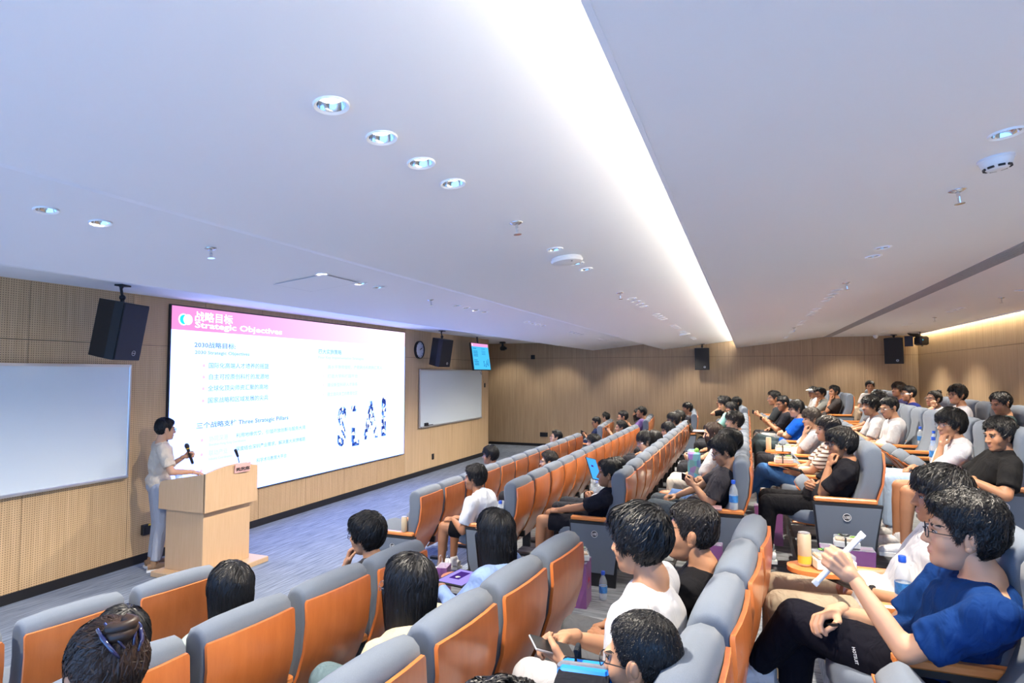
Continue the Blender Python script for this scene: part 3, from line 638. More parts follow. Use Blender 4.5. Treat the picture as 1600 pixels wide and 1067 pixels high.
# ------------------------------------------------------------------ people
def smin(a, b, k): h = np.clip(.5+.5*(b-a)/k, 0, 1); return b*(1-h)+a*h-k*h*(1-h)
def s_ell(p, c, r): q = (p-np.array(c))/np.array(r); l = np.linalg.norm(q, axis=-1); return l*(l-1)/np.maximum(np.linalg.norm(q/np.array(r), axis=-1), 1e-6)
def s_cap(p, a, b, r0, r1):
    a = np.array(a); b = np.array(b); d = b-a; t = np.clip(((p-a)@d)/(d@d), 0, 1); return np.linalg.norm(p-a-t[..., None]*d, axis=-1)-(r0+(r1-r0)*t)
def head_sdf(p):
    q = p.copy(); q[..., 0] = np.abs(q[..., 0])
    d = s_ell(q, (0, -.016, .028), (.0745, .094, .088))
    d = smin(d, s_ell(q, (0, .026, -.036), (.060, .064, .080)), .03)
    d = smin(d, s_ell(q, (0, .036, -.080), (.043, .044, .034)), .025)
    d = smin(d, s_ell(q, (0, .070, -.098), (.020, .016, .014)), .02)
    d = smin(d, s_ell(q, (.043, .054, -.028), (.022, .02, .024)), .025)
    d = smin(d, s_cap(q, (0, .084, .012), (0, .104, -.030), .007, .011), .012)
    d = smin(d, s_ell(q, (.012, .096, -.034), (.009, .010, .008)), .008)
    d = smin(d, s_ell(q, (.030, .078, .024), (.026, .011, .008)), .014)
    d = smin(d, s_ell(q, (0, .085, -.060), (.022, .011, .006)), .008)
    d = smin(d, s_ell(q, (0, .083, -.071), (.019, .011, .006)), .007)
    e = s_ell(q, (.031, .0935, .002), (.0165, .0105, .0075)); k = .010
    h = np.clip(.5-.5*(d+e)/k, 0, 1); d = d*(1-h)+(-e)*h+k*h*(1-h)      # eye sockets
    return d
def dirs(nt, nph):
    th = np.concatenate([[0.], np.linspace(0, pi, nt+1)[1:-1], [pi]]); ph = np.linspace(0, 2*pi, nph, endpoint=False)
    T, Ph = np.meshgrid(th, ph, indexing='ij'); return np.stack([np.sin(T)*np.sin(Ph), np.sin(T)*np.cos(Ph), np.cos(T)], -1)
def solve_r(D):
    lo = np.full(D.shape[:-1], .03); hi = np.full(D.shape[:-1], .17)
    for _ in range(22):
        m = (lo+hi)/2; v = head_sdf(D*m[..., None]) < 0; lo = np.where(v, m, lo); hi = np.where(v, hi, m)
    return (lo+hi)/2
def grid_faces(a, b): return [(i*b+j, (i+1)*b+j, (i+1)*b+(j+1) % b, i*b+(j+1) % b) for i in range(a) for j in range(b)]
HL = {}
for k_, (a_, b_) in {'near': (72, 96), 'mid': (40, 52), 'far': (26, 34)}.items():
    D_ = dirs(a_, b_); HL[k_] = (D_, solve_r(D_), grid_faces(a_, b_))
def sstep(x, a, b): t = np.clip((x-a)/(b-a), 0, 1); return t*t*(3-2*t)
HAIRLINE = {  # (front height, sides/temple, ear front, over ear, behind ear, nape) , thickness top, side, back, front lift
    'short': ([.066, .064, .035, -.012, .012, -.035, -.085, -.092], .030, .016, .020),
    'fringe': ([.034, .032, .018, -.020, .006, -.045, -.095, -.100], .036, .022, .024),
    'fluffy': ([.045, .042, .022, -.030, .002, -.050, -.105, -.110], .034, .020, .023),
    'buzz': ([.062, .062, .040, -.008, .016, -.030, -.075, -.085], .012, .007, .008),
    'crew': ([.058, .058, .036, -.012, .016, -.028, -.070, -.080], .026, .007, .010),
    'curly': ([.050, .048, .026, -.020, .010, -.035, -.085, -.092], .036, .017, .019),
    'bob': ([.058, .052, .010, -.060, -.080, -.100, -.115, -.120], .026, .024, .026),
    'long': ([.066, .055, .012, -.060, -.080, -.100, -.115, -.120], .022, .020, .024),
    'bun': ([.068, .060, .030, -.030, .010, -.040, -.085, -.095], .016, .012, .016),
    'slick': ([.070, .062, .032, -.010, .012, -.032, -.085, -.095], .024, .012, .018)}
AZ = np.array([0, .65, 1.0, 1.30, 1.62, 2.05, 2.55, pi])
def hair_field(style, D, R, seed):
    hl, tt, ts, tb = HAIRLINE[style]; Pp = D*R[..., None]
    az = np.arctan2(np.abs(D[..., 0]), D[..., 1]); line = np.interp(az, AZ, hl)
    rg = np.random.default_rng(seed); n = np.zeros(az.shape)
    azs = np.arctan2(D[..., 0], D[..., 1])
    for f, a in ((9, .5), (17, .35), (29, .25)): n += a*np.sin(f*azs+rg.uniform(0, 6)+3*np.sin(4*Pp[..., 2]/.1+rg.uniform(0, 6)))
    line = line+n*(.006 if style in ('fringe', 'fluffy', 'curly', 'short', 'slick') else .002)
    mask = sstep(Pp[..., 2]-line, -.002, .014)
    top = sstep(D[..., 2], .25, .85); back = sstep(-D[..., 1], 0, .8)
    th = ts+(tb-ts)*back; th = th+(tt-th)*top
    if style in ('fringe', 'fluffy', 'short', 'slick', 'curly'): th = th+.010*sstep(D[..., 1], .2, .8)*sstep(D[..., 2], .2, .7)
    amp = {'buzz': .001, 'crew': .002, 'bun': .0015, 'long': .002, 'bob': .002, 'curly': .003}.get(style, .004)
    bumps = np.zeros(az.shape)
    for _ in range(5):
        w = rg.normal(size=3)*(60 if style != 'curly' else 90); bumps += np.sin(Pp@w+rg.uniform(0, 6))
    return mask, np.maximum(.002, th+amp*bumps/2.2)
def hair_mesh(style, lod, seed, length=None):
    D, R, F = HL[lod]; mask, th = hair_field(style, D, R, seed); th = th*(1 if lod == 'near' else .84)
    r = np.where(mask > .01, R+th*mask, R-.014); r = R-.014+(r-R+.014)*sstep(mask, 0, .15)
    V = (D*r[..., None]).reshape(-1, 3); mb = MB(); mb.add(V, F)
    nb = {'near': 3200, 'mid': 700, 'far': 140}[lod]; wd = {'near': .0026, 'mid': .0045, 'far': .009}[lod]
    rg = np.random.default_rng(seed+5)
    if style in ('bob', 'long'):                      # hanging curtain of hair
        zend = -.17 if style == 'bob' else -.36
        if length: zend = length
        nz, na = 9, 22; az = np.linspace(1.12, 2*pi-1.12, na); V2 = []
        for s_ in (1, -1):
            for k in range(nz+1):
                t = k/nz; z = .03+(zend-.03)*t
                for a in az:
                    sh = .004*math.sin(a*13+seed); g_ = min(1, t*4); rx = (.080+.017*g_)*(1-.10*t); ry = (.102+.017*g_)*(1-.16*t)
                    if s_ < 0: rx -= .022; ry -= .026
                    zz = z+(.015*math.sin(a*7+seed)*t if True else 0)
                    V2.append(((rx+sh)*math.sin(a), -.018+(ry+sh)*math.cos(a)-.02*t*(style == 'long'), zz))
        F2 = []; q = (nz+1)*na
        for k in range(nz):
            for j in range(na-1): F2.append((k*na+j, k*na+j+1, k*na+na+j+1, k*na+na+j)); F2.append((q+k*na+j, q+k*na+na+j, q+k*na+na+j+1, q+k*na+j+1))
        for j in range(na-1): F2.append((nz*na+j, nz*na+j+1, q+nz*na+j+1, q+nz*na+j)); F2.append((j, q+j, q+j+1, j+1))
        for k in range(nz):
            for j in (0, na-1): F2.append((k*na+j, k*na+na+j, q+k*na+na+j, q+k*na+j))
        mb.add(V2, F2)
    if style == 'bun':
        mb.loft([((.020+.006*math.sin(t*2.3))*math.cos(t), -.085+(.020+.004*math.sin(t*1.7))*math.sin(t), .100+.003*t) for t in np.linspace(0, 4.2*pi, 34)], [.015]*34, 8); mb.ell((0, -.080, .100), (.034, .032, .022)); 
    # strands
    if style != 'buzz' or lod == 'near':
        Dn = rg.normal(size=(nb*3, 3)); Dn /= np.linalg.norm(Dn, axis=1)[:, None]; Dn[:, 2] = np.where(Dn[:, 2] < -.6, -Dn[:, 2], Dn[:, 2])
        def lookup(Dq):
            a_, b_ = D.shape[0]-1, D.shape[1]
            t = np.arccos(np.clip(Dq[:, 2], -1, 1))/pi*a_; p = (np.arctan2(Dq[:, 0], Dq[:, 1]) % (2*pi))/(2*pi)*b_
            i = np.clip(np.round(t).astype(int), 0, a_); j = np.round(p).astype(int) % b_; return r[i, j], mask[i, j]
        rr, mk = lookup(Dn); Dn = Dn[mk > .5][:nb]; k = len(Dn)
        crown = np.array([.012, -.05, .12])
        steps = (12 if style in ('bob', 'long') else 7) if lod == 'near' else (9 if style in ('bob', 'long') else 5); sl = {'short': .009, 'fringe': .013, 'fluffy': .013, 'buzz': .0022, 'crew': .006, 'curly': .008, 'bob': .02, 'long': .026, 'bun': .012, 'slick': .011}[style]
        if lod != 'near': sl *= 1.35
        pos = Dn*(lookup(Dn)[0])[:, None]; pts = [pos]; lift = rg.uniform(.0, .002, k) if style == 'buzz' else rg.uniform(.0, .005, k) if style == 'curly' else rg.uniform(.0, .0085 if style not in ('buzz', 'bun', 'crew', 'long', 'bob') else .0035, k)
        jit = rg.normal(size=(k, 3))*(.6 if style == 'curly' else .35)
        for s_ in range(steps):
            nrm = pos/np.linalg.norm(pos, axis=1)[:, None]; fl = pos-crown
            if style == 'bun': fl = np.array([0, -.085, .115])-pos
            if style in ('fringe', 'fluffy'): fl = fl+np.array([0, .05, -.01])
            fl = fl/(np.linalg.norm(fl, axis=1)[:, None]+1e-6)+np.array([0, 0, -.5 if style in ('bob', 'long', 'fringe') else -.15])+jit
            if style == 'curly': jit = rg.normal(size=(k, 3))*.6
            fl = fl-(fl*nrm).sum(1)[:, None]*nrm; fl /= np.linalg.norm(fl, axis=1)[:, None]+1e-6
            new = pos+fl*sl; dn = new/np.linalg.norm(new, axis=1)[:, None]; rl, ml = lookup(dn)
            surf = dn*(rl+.0015+lift*(1 if s_ < steps-1 else .6))[:, None]
            if style in ('bob', 'long'):
                low = pos[:, 2] < .015; q_ = pos+np.array([0, 0, -sl])+rg.normal(size=pos.shape)*.0012; tt_ = np.clip((.03-q_[:, 2])/(.03-zend), 0, 1); ax_ = .099*(1-.10*tt_); ay_ = .121*(1-.16*tt_)
                el = np.sqrt((q_[:, 0]/ax_)**2+((q_[:, 1]+.018+(.02*tt_ if style == 'long' else 0))/ay_)**2)+1e-6; kk = np.where(np.abs(el-1) < .35, (1+lift*12)/el, 1); q_[:, 0] *= kk; q_[:, 1] = (q_[:, 1]+.018)*kk-.018; surf[low] = q_[low]
            else: off = ml < .25; surf[off] = pos[off]+(fl[off]*sl*.35)
            pos = surf; pts.append(pos)
        Pt = np.stack(pts, 1); tang = np.gradient(Pt, axis=1); nr = Pt/np.linalg.norm(Pt, axis=2)[..., None]
        side = np.cross(tang, nr); side /= np.linalg.norm(side, axis=2)[..., None]+1e-9; tl = rg.uniform(-.75, .75, k)[:, None, None]; side = side*np.cos(tl)+nr*np.sin(tl)
        wd = wd*(.5 if style == 'buzz' else .6 if style == 'curly' else 1); wt = wd*np.linspace(1, .25, steps+1)[None, :, None]*rg.uniform(.5, 1.2, k)[:, None, None]
        Vr = np.stack([Pt-side*wt, Pt+side*wt], 2).reshape(-1, 3); n1 = (steps+1)*2
        Fr = [(i*n1+2*q, i*n1+2*q+1, i*n1+2*q+3, i*n1+2*q+2) for i in range(k) for q in range(steps)]
        mb.add(Vr, Fr)
    return mb
_hc = {}
def hair_cached(style, lod, seed, length):
    if lod == 'near': return hair_mesh(style, lod, seed, length)
    k = (style, lod, seed % 3, length)
    if k not in _hc: _hc[k] = hair_mesh(style, lod, seed % 3, length)
    return _hc[k]
# hands: wrist at origin, fingers +Y, back of hand +Z, thumb on +X (left hand)
def hand_prims(curl):
    mb = MB(); mb.cap((0, -.03, 0), (0, .02, 0), .024, .026, 10)
    kn = [(.030, .086, .0), (.010, .092, .003), (-.011, .088, .002), (-.030, .078, -.002)]
    for x, y, z in kn: mb.cap((x*.55, .012, -.004), (x, y, z), .017, .0115, 10)
    for (x, y, z), l in zip(kn, (.070, .078, .072, .056)):
        p = np.array([x, y, z]); a = 0
        for s_, (fr, rr) in enumerate(((.45, .0100), (.32, .0092), (.23, .0080))):
            a += curl*(.9 if s_ == 0 else 1.0); d = np.array([x*.8*(1-min(curl, 1)), math.cos(a), -math.sin(a)]); q = p+d*l*fr; mb.cap(p, q, rr, rr*.93, 8); p = q
    p = np.array([.020, .020, -.006])
    for q, rr in (((.046, .046, -.018-.01*curl), .0140), ((.052-.014*curl, .078, -.026-.016*curl), .0112), ((.050-.03*curl, .100-.004*curl, -.032-.016*curl), .0095)): mb.cap(p, q, rr*1.05, rr, 8); p = np.array(q)
    return mb
JOBS = []
def job(mb, vox, sm=4):
    o = bpy.data.objects.new('j', mb.mesh('j', M['white'])); COL.objects.link(o)
    md = o.modifiers.new('r', 'REMESH'); md.mode = 'VOXEL'; md.voxel_size = vox; md.adaptivity = 0
    if sm: q = o.modifiers.new('s', 'SMOOTH'); q.factor = .5; q.iterations = sm
    JOBS.append(o); return len(JOBS)-1
def run_jobs():
    dg = bpy.context.evaluated_depsgraph_get(); out = []
    for o in JOBS:
        me = o.evaluated_get(dg).to_mesh(); n = len(me.vertices); V = np.empty(n*3, np.float32); me.vertices.foreach_get('co', V)
        F = [tuple(p.vertices) for p in me.polygons]; out.append((V.reshape(-1, 3).astype(float), F)); o.evaluated_get(dg).to_mesh_clear()
    for o in JOBS: m = o.data; bpy.data.objects.remove(o); bpy.data.meshes.remove(m)
    JOBS.clear(); return out
hj = {(c, l): job(hand_prims(c), v, 2) for c in (.30, .75, 1.25) for l, v in (('near', .0042), ('mid', .0065), ('far', .0095))}
_o = run_jobs(); HANDS = {k: _o[v] for k, v in hj.items()}
def ik(S, T, a, b, pole):
    d = T-S; L = np.linalg.norm(d); L2 = min(L, (a+b)*.995); u = d/(L+1e-9); T = S+u*L2
    x = (a*a-b*b+L2*L2)/(2*L2); h = math.sqrt(max(a*a-x*x, 0)); pv = pole-(pole@u)*u; pv = pv/(np.linalg.norm(pv)+1e-9); return S+u*x+pv*h, T
def frame(f, n):
    f = f/np.linalg.norm(f); n = n-(n@f)*f; n = n/np.linalg.norm(n); s_ = np.cross(f, n); return np.stack([s_, f, n], 1)
A = np.array
SKIN = {}
def skin(i):
    cols = [(.40, .195, .105), (.45, .235, .135), (.34, .16, .085), (.52, .30, .19)]
    if i not in SKIN:
        m = mat('skin_%d' % i, cols[i], .5, spec=.35, noise=.06, nscale=25); b = m.node_tree.nodes['Principled BSDF']
        b.inputs['Subsurface Weight'].default_value = .08; b.inputs['Subsurface Radius'].default_value = (.02, .008, .004); SKIN[i] = m
    return SKIN[i]
CM = {}
def cloth(col, rough=.9):
    k = tuple(col)
    if k not in CM:
        m = mat('cloth_%02d' % len(CM), col, rough, spec=.12, bump=.25, bscale=420); CM[k] = m
        N, L = m.node_tree.nodes, m.node_tree.links     # soft fold relief
        b = N['Principled BSDF']; n = N.new('ShaderNodeTexNoise'); n.inputs['Scale'].default_value = 9; n.inputs['Detail'].default_value = 2; n.inputs['Distortion'].default_value = 1.2
        tc = N.new('ShaderNodeTexCoord'); mp = N.new('ShaderNodeMapping'); mp.inputs['Scale'].default_value = (1.6, 1.6, .7); L.new(tc.outputs['Object'], mp.inputs[0]); L.new(mp.outputs[0], n.inputs['Vector'])
        bp = N.new('ShaderNodeBump'); bp.inputs['Strength'].default_value = .55; bp.inputs['Distance'].default_value = .03; L.new(n.outputs['Fac'], bp.inputs['Height'])
        old = b.inputs['Normal'].links[0].from_node; L.new(bp.outputs[0], old.inputs['Normal'])
    return CM[k]
def stripes(name, c1, c2, f):
    m, N, L, b = nt(name); tc = N.new('ShaderNodeTexCoord'); sx = N.new('ShaderNodeSeparateXYZ'); L.new(tc.outputs['Object'], sx.inputs[0])
    q = N.new('ShaderNodeMath'); q.operation = 'MULTIPLY'; q.inputs[1].default_value = f; L.new(sx.outputs['Z'], q.inputs[0])
    w = N.new('ShaderNodeMath'); w.operation = 'FRACT'; L.new(q.outputs[0], w.inputs[0]); g = N.new('ShaderNodeMath'); g.operation = 'LESS_THAN'; g.inputs[1].default_value = .4; L.new(w.outputs[0], g.inputs[0])
    mx = N.new('ShaderNodeMixRGB'); mx.inputs[1].default_value = (*c1, 1); mx.inputs[2].default_value = (*c2, 1); L.new(g.outputs[0], mx.inputs[0]); L.new(mx.outputs[0], b.inputs['Base Color']); b.inputs['Roughness'].default_value = .9; return m
HM = {}
def hairmat(col):
    if col not in HM:
        m = mat('hair_%d' % len(HM), col, .48, spec=.38); b = m.node_tree.nodes['Principled BSDF']
        b.inputs['Anisotropic'].default_value = .5; HM[col] = m
    return HM[col]
M['eye_white'] = mat('eye_white', (.40, .37, .35), .35); M['iris'] = mat('iris', (.02, .012, .008), .15); M['lip'] = mat('lip', (.50, .22, .17), .5); M['brow'] = mat('brow', (.02, .016, .013), .8)
M['sole'] = mat('shoe_sole', (.75, .75, .73), .6); M['metal_frame'] = mat('glasses_metal', (.35, .35, .37), .3, .9)
BLK = (.0075, .0075, .0085); BRN = (.030, .016, .010); DKB = (.014, .011, .010); ASH = (.055, .042, .034)
PEOPLE = []
def person(label, root, rot, T, lod='far', yaw=20, pitch=0, roll=0, hair='fringe', hc=BLK, glasses=None, shirt=(.02, .02, .025), sleeve='short', shirt_mat=None, legs='normal', legcol=(.03, .032, .04), shorts=False, shoe=(.7, .7, .7),
           arms=('lap', 'lap'), sk=0, build=1.0, hs=1.0, s=.94, stand=False, hcurl=(.75, .75), hair_len=None, twist=0, hip=None, lanyard=None, cap=None, clip=False, watch=None, group='seated audience'):
    """T: head centre in the local frame (origin on the tier floor under the seat back top, +Y to the front)."""
    T = A(T, float); vox = {'near': .0105, 'mid': .016, 'far': .022}[lod]
    Rh = Rz(math.radians(yaw)) @ Rx(math.radians(pitch)) @ Ry(math.radians(roll)); hd = lambda v: T+hs*(Rh @ A(v))
    if stand: H = A([0., 0., .90*s/.94]); 
    else: H = A([0., .405, .475])
    if hip is not None: H = A(hip, float)
    Nk = T+hs*A([0, -.045, -.150])+.25*(Rh @ A([0, .0, 0])); Nk = T+hs*(Rz(math.radians(yaw*.4)) @ A([0, -.048, -.155]))
    sp = Nk-H; mid = H+sp*.5+A([0, -.035, 0]) if not stand else H+sp*.5+A([0, .0, 0])
    ex = A([math.cos(math.radians(twist)), math.sin(math.radians(twist)), 0]); up = sp/np.linalg.norm(sp); fy = np.cross(up, ex); fy /= np.linalg.norm(fy)
    RT_ = np.stack([ex, np.cross(up, ex), up], 1); b = build
    sw_ = .172*s/.94*(.5+.5*b); SH = [Nk-ex*sw_-up*.055, Nk+ex*sw_-up*.055]; chest = H+sp*.70+A([0, -.03, 0])
    if stand: chest = H+sp*.70+A([0, .02, 0])
    # legs
    hipw = .088; K = []; An = []; Toe = []
    for i, sx in enumerate((-1, 1)):
        h0 = H+ex*hipw*sx+A([0, 0, -.02])
        if stand: k = h0+A([.0, .03, -.40]); a = A([h0[0]+.01*sx, h0[1]-.02, .085]); t = a+A([.02*sx, .17, -.045])
        else:
            k = h0+A([.05*sx, .40, .045]); a = A([k[0]+.0*sx, k[1]+.03, .09]); t = a+A([.02*sx, .16, -.045])
            if legs == 'wide': k = k+A([.06*sx, -.03, 0]); a = a+A([.03*sx, 0, 0]); t = t+A([.04*sx, 0, 0])
            if legs == 'back': a = a+A([0, -.16, .02]); t = a+A([.02*sx, .16, -.055])
            if legs == 'crossed' and i == 0: k = h0+A([.10, .41, .14]); a = k+A([.12, .16, -.27]); t = a+A([.03, .14, -.07])
            if legs == 'crossed2' and i == 1: k = h0+A([-.10, .40, .14]); a = k+A([-.10, .20, -.26]); t = a+A([-.03, .14, -.06])
            if legs == 'ext': k = h0+A([.05*sx, .38, .10]); a = A([k[0], k[1]+.12, .09]); t = a+A([.02*sx, .15, -.03])
        K.append(k); An.append(a); Toe.append(t)
    # arms
    E_ = []; Wr = []; hf = []; hn = []
    ua, fa = .275*s/.94, .245*s/.94
    for i, sx in enumerate((-1, 1)):
        S0 = SH[i]; ap = arms[i]; pole = A([.5*sx, -.25, -.8]); f = A([-.2*sx, 1, -.25]); nn = A([.3*sx, .2, 1])
        if isinstance(ap, dict): W_ = A(ap['w'], float); f = A(ap.get('f', f), float); nn = A(ap.get('n', nn), float); pole = A(ap.get('pole', pole), float)
        elif ap == 'lap': W_ = H+A([.085*sx, .20, .12]); f = A([-.65*sx, .7, -.15])
        elif ap == 'knee': W_ = K[i]+A([-.01*sx, -.10, .085]); f = A([-.1*sx, 1, -.1])
        elif ap == 'phone': W_ = A([T[0]+.07*sx, T[1]+.25, T[2]-.30]); f = A([-.55*sx, .75, .25]); nn = A([.8*sx, .3, -.3])
        elif ap == 'chin': W_ = hd((.035*sx, .115, -.175)); f = A([-.25*sx, -.22, 1]); nn = A([.3*sx, 1, .25]); pole = A([.35*sx, .2, -1])
        elif ap == 'cheek': W_ = hd((.095*sx, .075, -.125)); f = A([-.25*sx, -.1, 1]); nn = A([1*sx, .2, 0]); pole = A([.7*sx, .2, -1])
        elif ap == 'rest': W_ = A([H[0]+.25*sx, .43, .645]); f = A([-.05*sx, 1, -.12]); nn = A([0, 0, 1]); pole = A([.5*sx, -.6, -.4])
        elif ap == 'cross': W_ = H+sp*.42+A([-.10*sx, .19, .02+.02*sx]); f = A([-1*sx, .05, .12]); nn = A([.1*sx, 1, .3]); pole = A([.8*sx, .15, -.9])
        elif ap == 'write': W_ = H+A([.10*sx, .30, .22]); f = A([-.4*sx, .85, -.3])
        elif ap == 'down': W_ = S0+A([.06*sx, .05, -.50]); f = A([0, .15, -1]); nn = A([1*sx, 0, 0])
        e, W_ = ik(S0, W_, ua, fa, pole); E_.append(e); Wr.append(W_); hf.append(f); hn.append(nn)
    # body surface
    mb = MB(); mb.ell(H+A([0, 0, .03]), (.150*b, .112*b, .125), RT_); mb.ell(mid, (.138*b, .098*b, .17), RT_); mb.ell(chest, (.150*b, .100*b, .17), RT_)
    mb.cap(SH[0]+ex*.03, SH[1]-ex*.03, .058, .058); mb.cap(Nk-up*.06, Nk+up*.03, .070*(.6+.4*b), .056*(.5+.5*b)); mb.cap(Nk+up*.02, hd((0, -.020, -.055)), .056*(.5+.5*b), .055*hs)
    for i in (0, 1):
        mb.cap(SH[i], E_[i], .050*(.5+.5*b), .039*(.6+.4*b)); mb.cap(E_[i], E_[i]*.55+Wr[i]*.45, .038*(.6+.4*b), .036*(.7+.3*b)); mb.cap(E_[i]*.55+Wr[i]*.45, Wr[i], .036*(.7+.3*b), .0245)
        h0 = H+ex*hipw*(-1, 1)[i]; mb.cap(h0, K[i], .080*b, .056*(.6+.4*b)); mb.cap(K[i], K[i]*.65+An[i]*.35, .054*(.6+.4*b), .053*(.7+.3*b)); mb.cap(K[i]*.65+An[i]*.35, An[i], .053, .034); mb.cap(An[i]+A([0, -.02, -.03]), Toe[i], .030, .026)
    jb = job(mb, vox*1.05)
    # shirt
    mb = MB(); g = .014+.004*(lod == 'near')
    mb.ell(H+A([0, 0, .06]), (.150*b+g+.004, .112*b+g+.004, .12), RT_); mb.ell(mid, (.140*b+g, .100*b+g, .185), RT_); mb.ell(chest, (.152*b+g, .102*b+g, .175), RT_)
    mb.cap(SH[0]+ex*.03, SH[1]-ex*.03, .060+g*.7, .060+g*.7); mb.tube(Nk-up*.07, Nk-up*.012, .092, .066, n=16)
    for i in (0, 1):
        end = E_[i] if sleeve != 'short' else SH[i]*.22+E_[i]*.78
        r0, r1 = .058*(.5+.5*b)+g*.8, (.052*(.5+.5*b)+g*.9)
        mb.cap(SH[i], SH[i]*.7+end*.3, r0, r0*.98); mb.tube(SH[i], end, r0, r1, n=14)
        if sleeve == 'long': mb.cap(E_[i], E_[i]*.98+Wr[i]*.02, r1*.92, r1*.9); mb.tube(E_[i], E_[i]*.08+Wr[i]*.92, r1*.9, .036, n=14)
    js = job(mb, vox, 3)
    # trousers
    mb = MB(); g = .012; mb.ell(H, (.152*b+g, .114*b+g, .105), RT_)
    for i in (0, 1):
        h0 = H+ex*hipw*(-1, 1)[i]; r0 = .084*b+g; kf = .82 if shorts else 1.0; ke = h0*(1-kf)+K[i]*kf; rk = .064*(.6+.4*b)+g*(1.6 if shorts else 1)
        mb.cap(h0, h0*.6+ke*.4, r0, r0*.93); mb.tube(h0, ke, r0, rk, n=14)
        if not shorts:
            mb.cap(K[i], K[i]*.97+An[i]*.03, rk, rk); ae = K[i]*.06+An[i]*.94; mb.tube(K[i], ae, rk*.98, .056, n=14)
    jt = job(mb, vox, 3)
    PEOPLE.append(dict(locals()))
def rect_tube(mb, pts, r): mb.loft(pts, [r]*len(pts), 6)
def finish_people():
    out = run_jobs()
    for p in PEOPLE:
        lod = p['lod']; hd = p['hd']; hs = p['hs']
        grp = p['group']
        # body + head + hands -> one mesh, the person itself
        Vs, Fs = out[p['jb']]; VV = [Vs]; FF = list(Fs); II = [0]*len(Fs); n = len(Vs)
        D, R, F = HL[lod]; hv = D*R[..., None]; hl = hv.reshape(-1, 3)
        mi = []
        for f in F:
            c = hl[list(f)].mean(0); x, y, z = abs(c[0]), c[1], c[2]; m = 0
            if y > .05:
                if ((x-.031)/.021)**2+((z-.0255-.05*(.031-x)*0)/.0050)**2 < 1: m = 4
                elif (x/.021)**2+((z+.0655)/.0085)**2 < 1: m = 3
            mi.append(m)
        Rh = p['Rh']; T = p['T']; W_ = lambda v: T+hs*(np.asarray(v) @ Rh.T)
        VV.append(W_(hl)); FF += [tuple(i+n for i in f) for f in F]; II += mi; n += len(hl)
        ex = MB(); dn = 14 if lod == 'near' else 8
        for sx in (-1, 1):
            ex.ell((sx*.031, .0735, .002), (.0120, .0115, .0062), n=dn+4, m=dn, mi=1); ex.ell((sx*.0305, .0818, .002), (.0060, .0042, .0058), n=dn, m=6, mi=2); ex.loft([(sx*.019, .0815, .0035), (sx*.027, .0865, .0085), (sx*.036, .0850, .0085), (sx*.044, .0765, .0035)], [.0012, .0018, .0018, .0010], 5, mi=4)
            Re = Rz(sx*-.30) @ Ry(sx*.12)
            ex.ell((sx*.079, -.014, -.004), (.008, .021, .033), R=Re, n=dn+2, m=dn); ex.ell((sx*.085, -.019, .004), (.009, .012, .022), R=Re, n=dn, m=dn); ex.ell((sx*.078, -.008, -.030), (.008, .011, .012), n=dn, m=6)
        VV.append(W_(ex.arr())); FF += [tuple(i+n for i in f) for f in ex.F]; II += ex.I; n += ex.n
        for i in (0, 1):
            hvv, hff = HANDS[(p['hcurl'][i], lod)]; R3 = frame(p['hf'][i], p['hn'][i]); v = hvv*(p['s']*1.02)
            if i == 1: v = v*A([-1, 1, 1]); hff = [tuple(reversed(f)) for f in hff]
            VV.append(p['Wr'][i]+v @ R3.T); FF += [tuple(q+n for q in f) for f in hff]; II += [0]*len(hff); n += len(v)
        body = mk_mesh('person', np.concatenate(VV), FF, [skin(p['sk']), M['eye_white'], M['iris'], M['lip'], M['brow']], II, True)
        o = obj('person', body, None, p['root'], (0, 0, p['rot'])); tag(o, p['label'], 'person', grp)
        V, F = out[p['js']]
        if lod == 'near':       # folds as real relief
            nn_ = np.zeros(len(V))
            rg = np.random.default_rng(len(V))
            for _ in range(6): w = rg.normal(size=3)*26; nn_ += np.sin(V @ w+rg.uniform(0, 6)+1.5*np.sin(V @ (rg.normal(size=3)*14)))
            V = V+ (V-p['mid'])*(.004*nn_[:, None])/ (np.linalg.norm(V-p['mid'], axis=1)[:, None]+.05)
        sm_ = p['shirt_mat'] or cloth(p['shirt'])
        obj({'short': 'shirt', 'long': 'sweater'}[p['sleeve']], mk_mesh('shirt', V, F, sm_, None, True), o)
        V, F = out[p['jt']]; obj('shorts' if p['shorts'] else 'trousers', mk_mesh('trousers', V, F, cloth(p['legcol']), None, True), o)
        for i in (0, 1):
            a, t = p['An'][i], p['Toe'][i]; d = t-a; d[2] = 0 if not p['legs'].startswith('cross') else d[2]; yw = math.atan2(-d[0], d[1]); Rr = Rz(yw) @ Rx(0 if abs(d[2]) < 1e-6 else math.atan2(d[2], math.hypot(d[0], d[1]))+.3)
            mb = MB(); mb.loft([(0, -.075, -.035), (0, -.03, -.028), (0, .04, -.035), (0, .11, -.048), (0, .17, -.055), (0, .195, -.06)], [.036, .044, .044, .045, .038, .018], 12, flat=.9); mb.cap((0, -.015, -.03), (0, -.01, .015), .045, .042)
            mb.extr([(-.045, -.085), (.045, -.085), (.052, .06), (.05, .13), (.03, .195), (-.03, .195), (-.05, .13), (-.052, .06)], -.09, -.062, mi=1, axis=2)
            v = mb.arr() @ Rr.T+a; mb.V = [v]; obj('shoe', autosmooth(fixn(mb.mesh('shoe', [cloth(p['shoe'], .6), M['sole']]))), o)
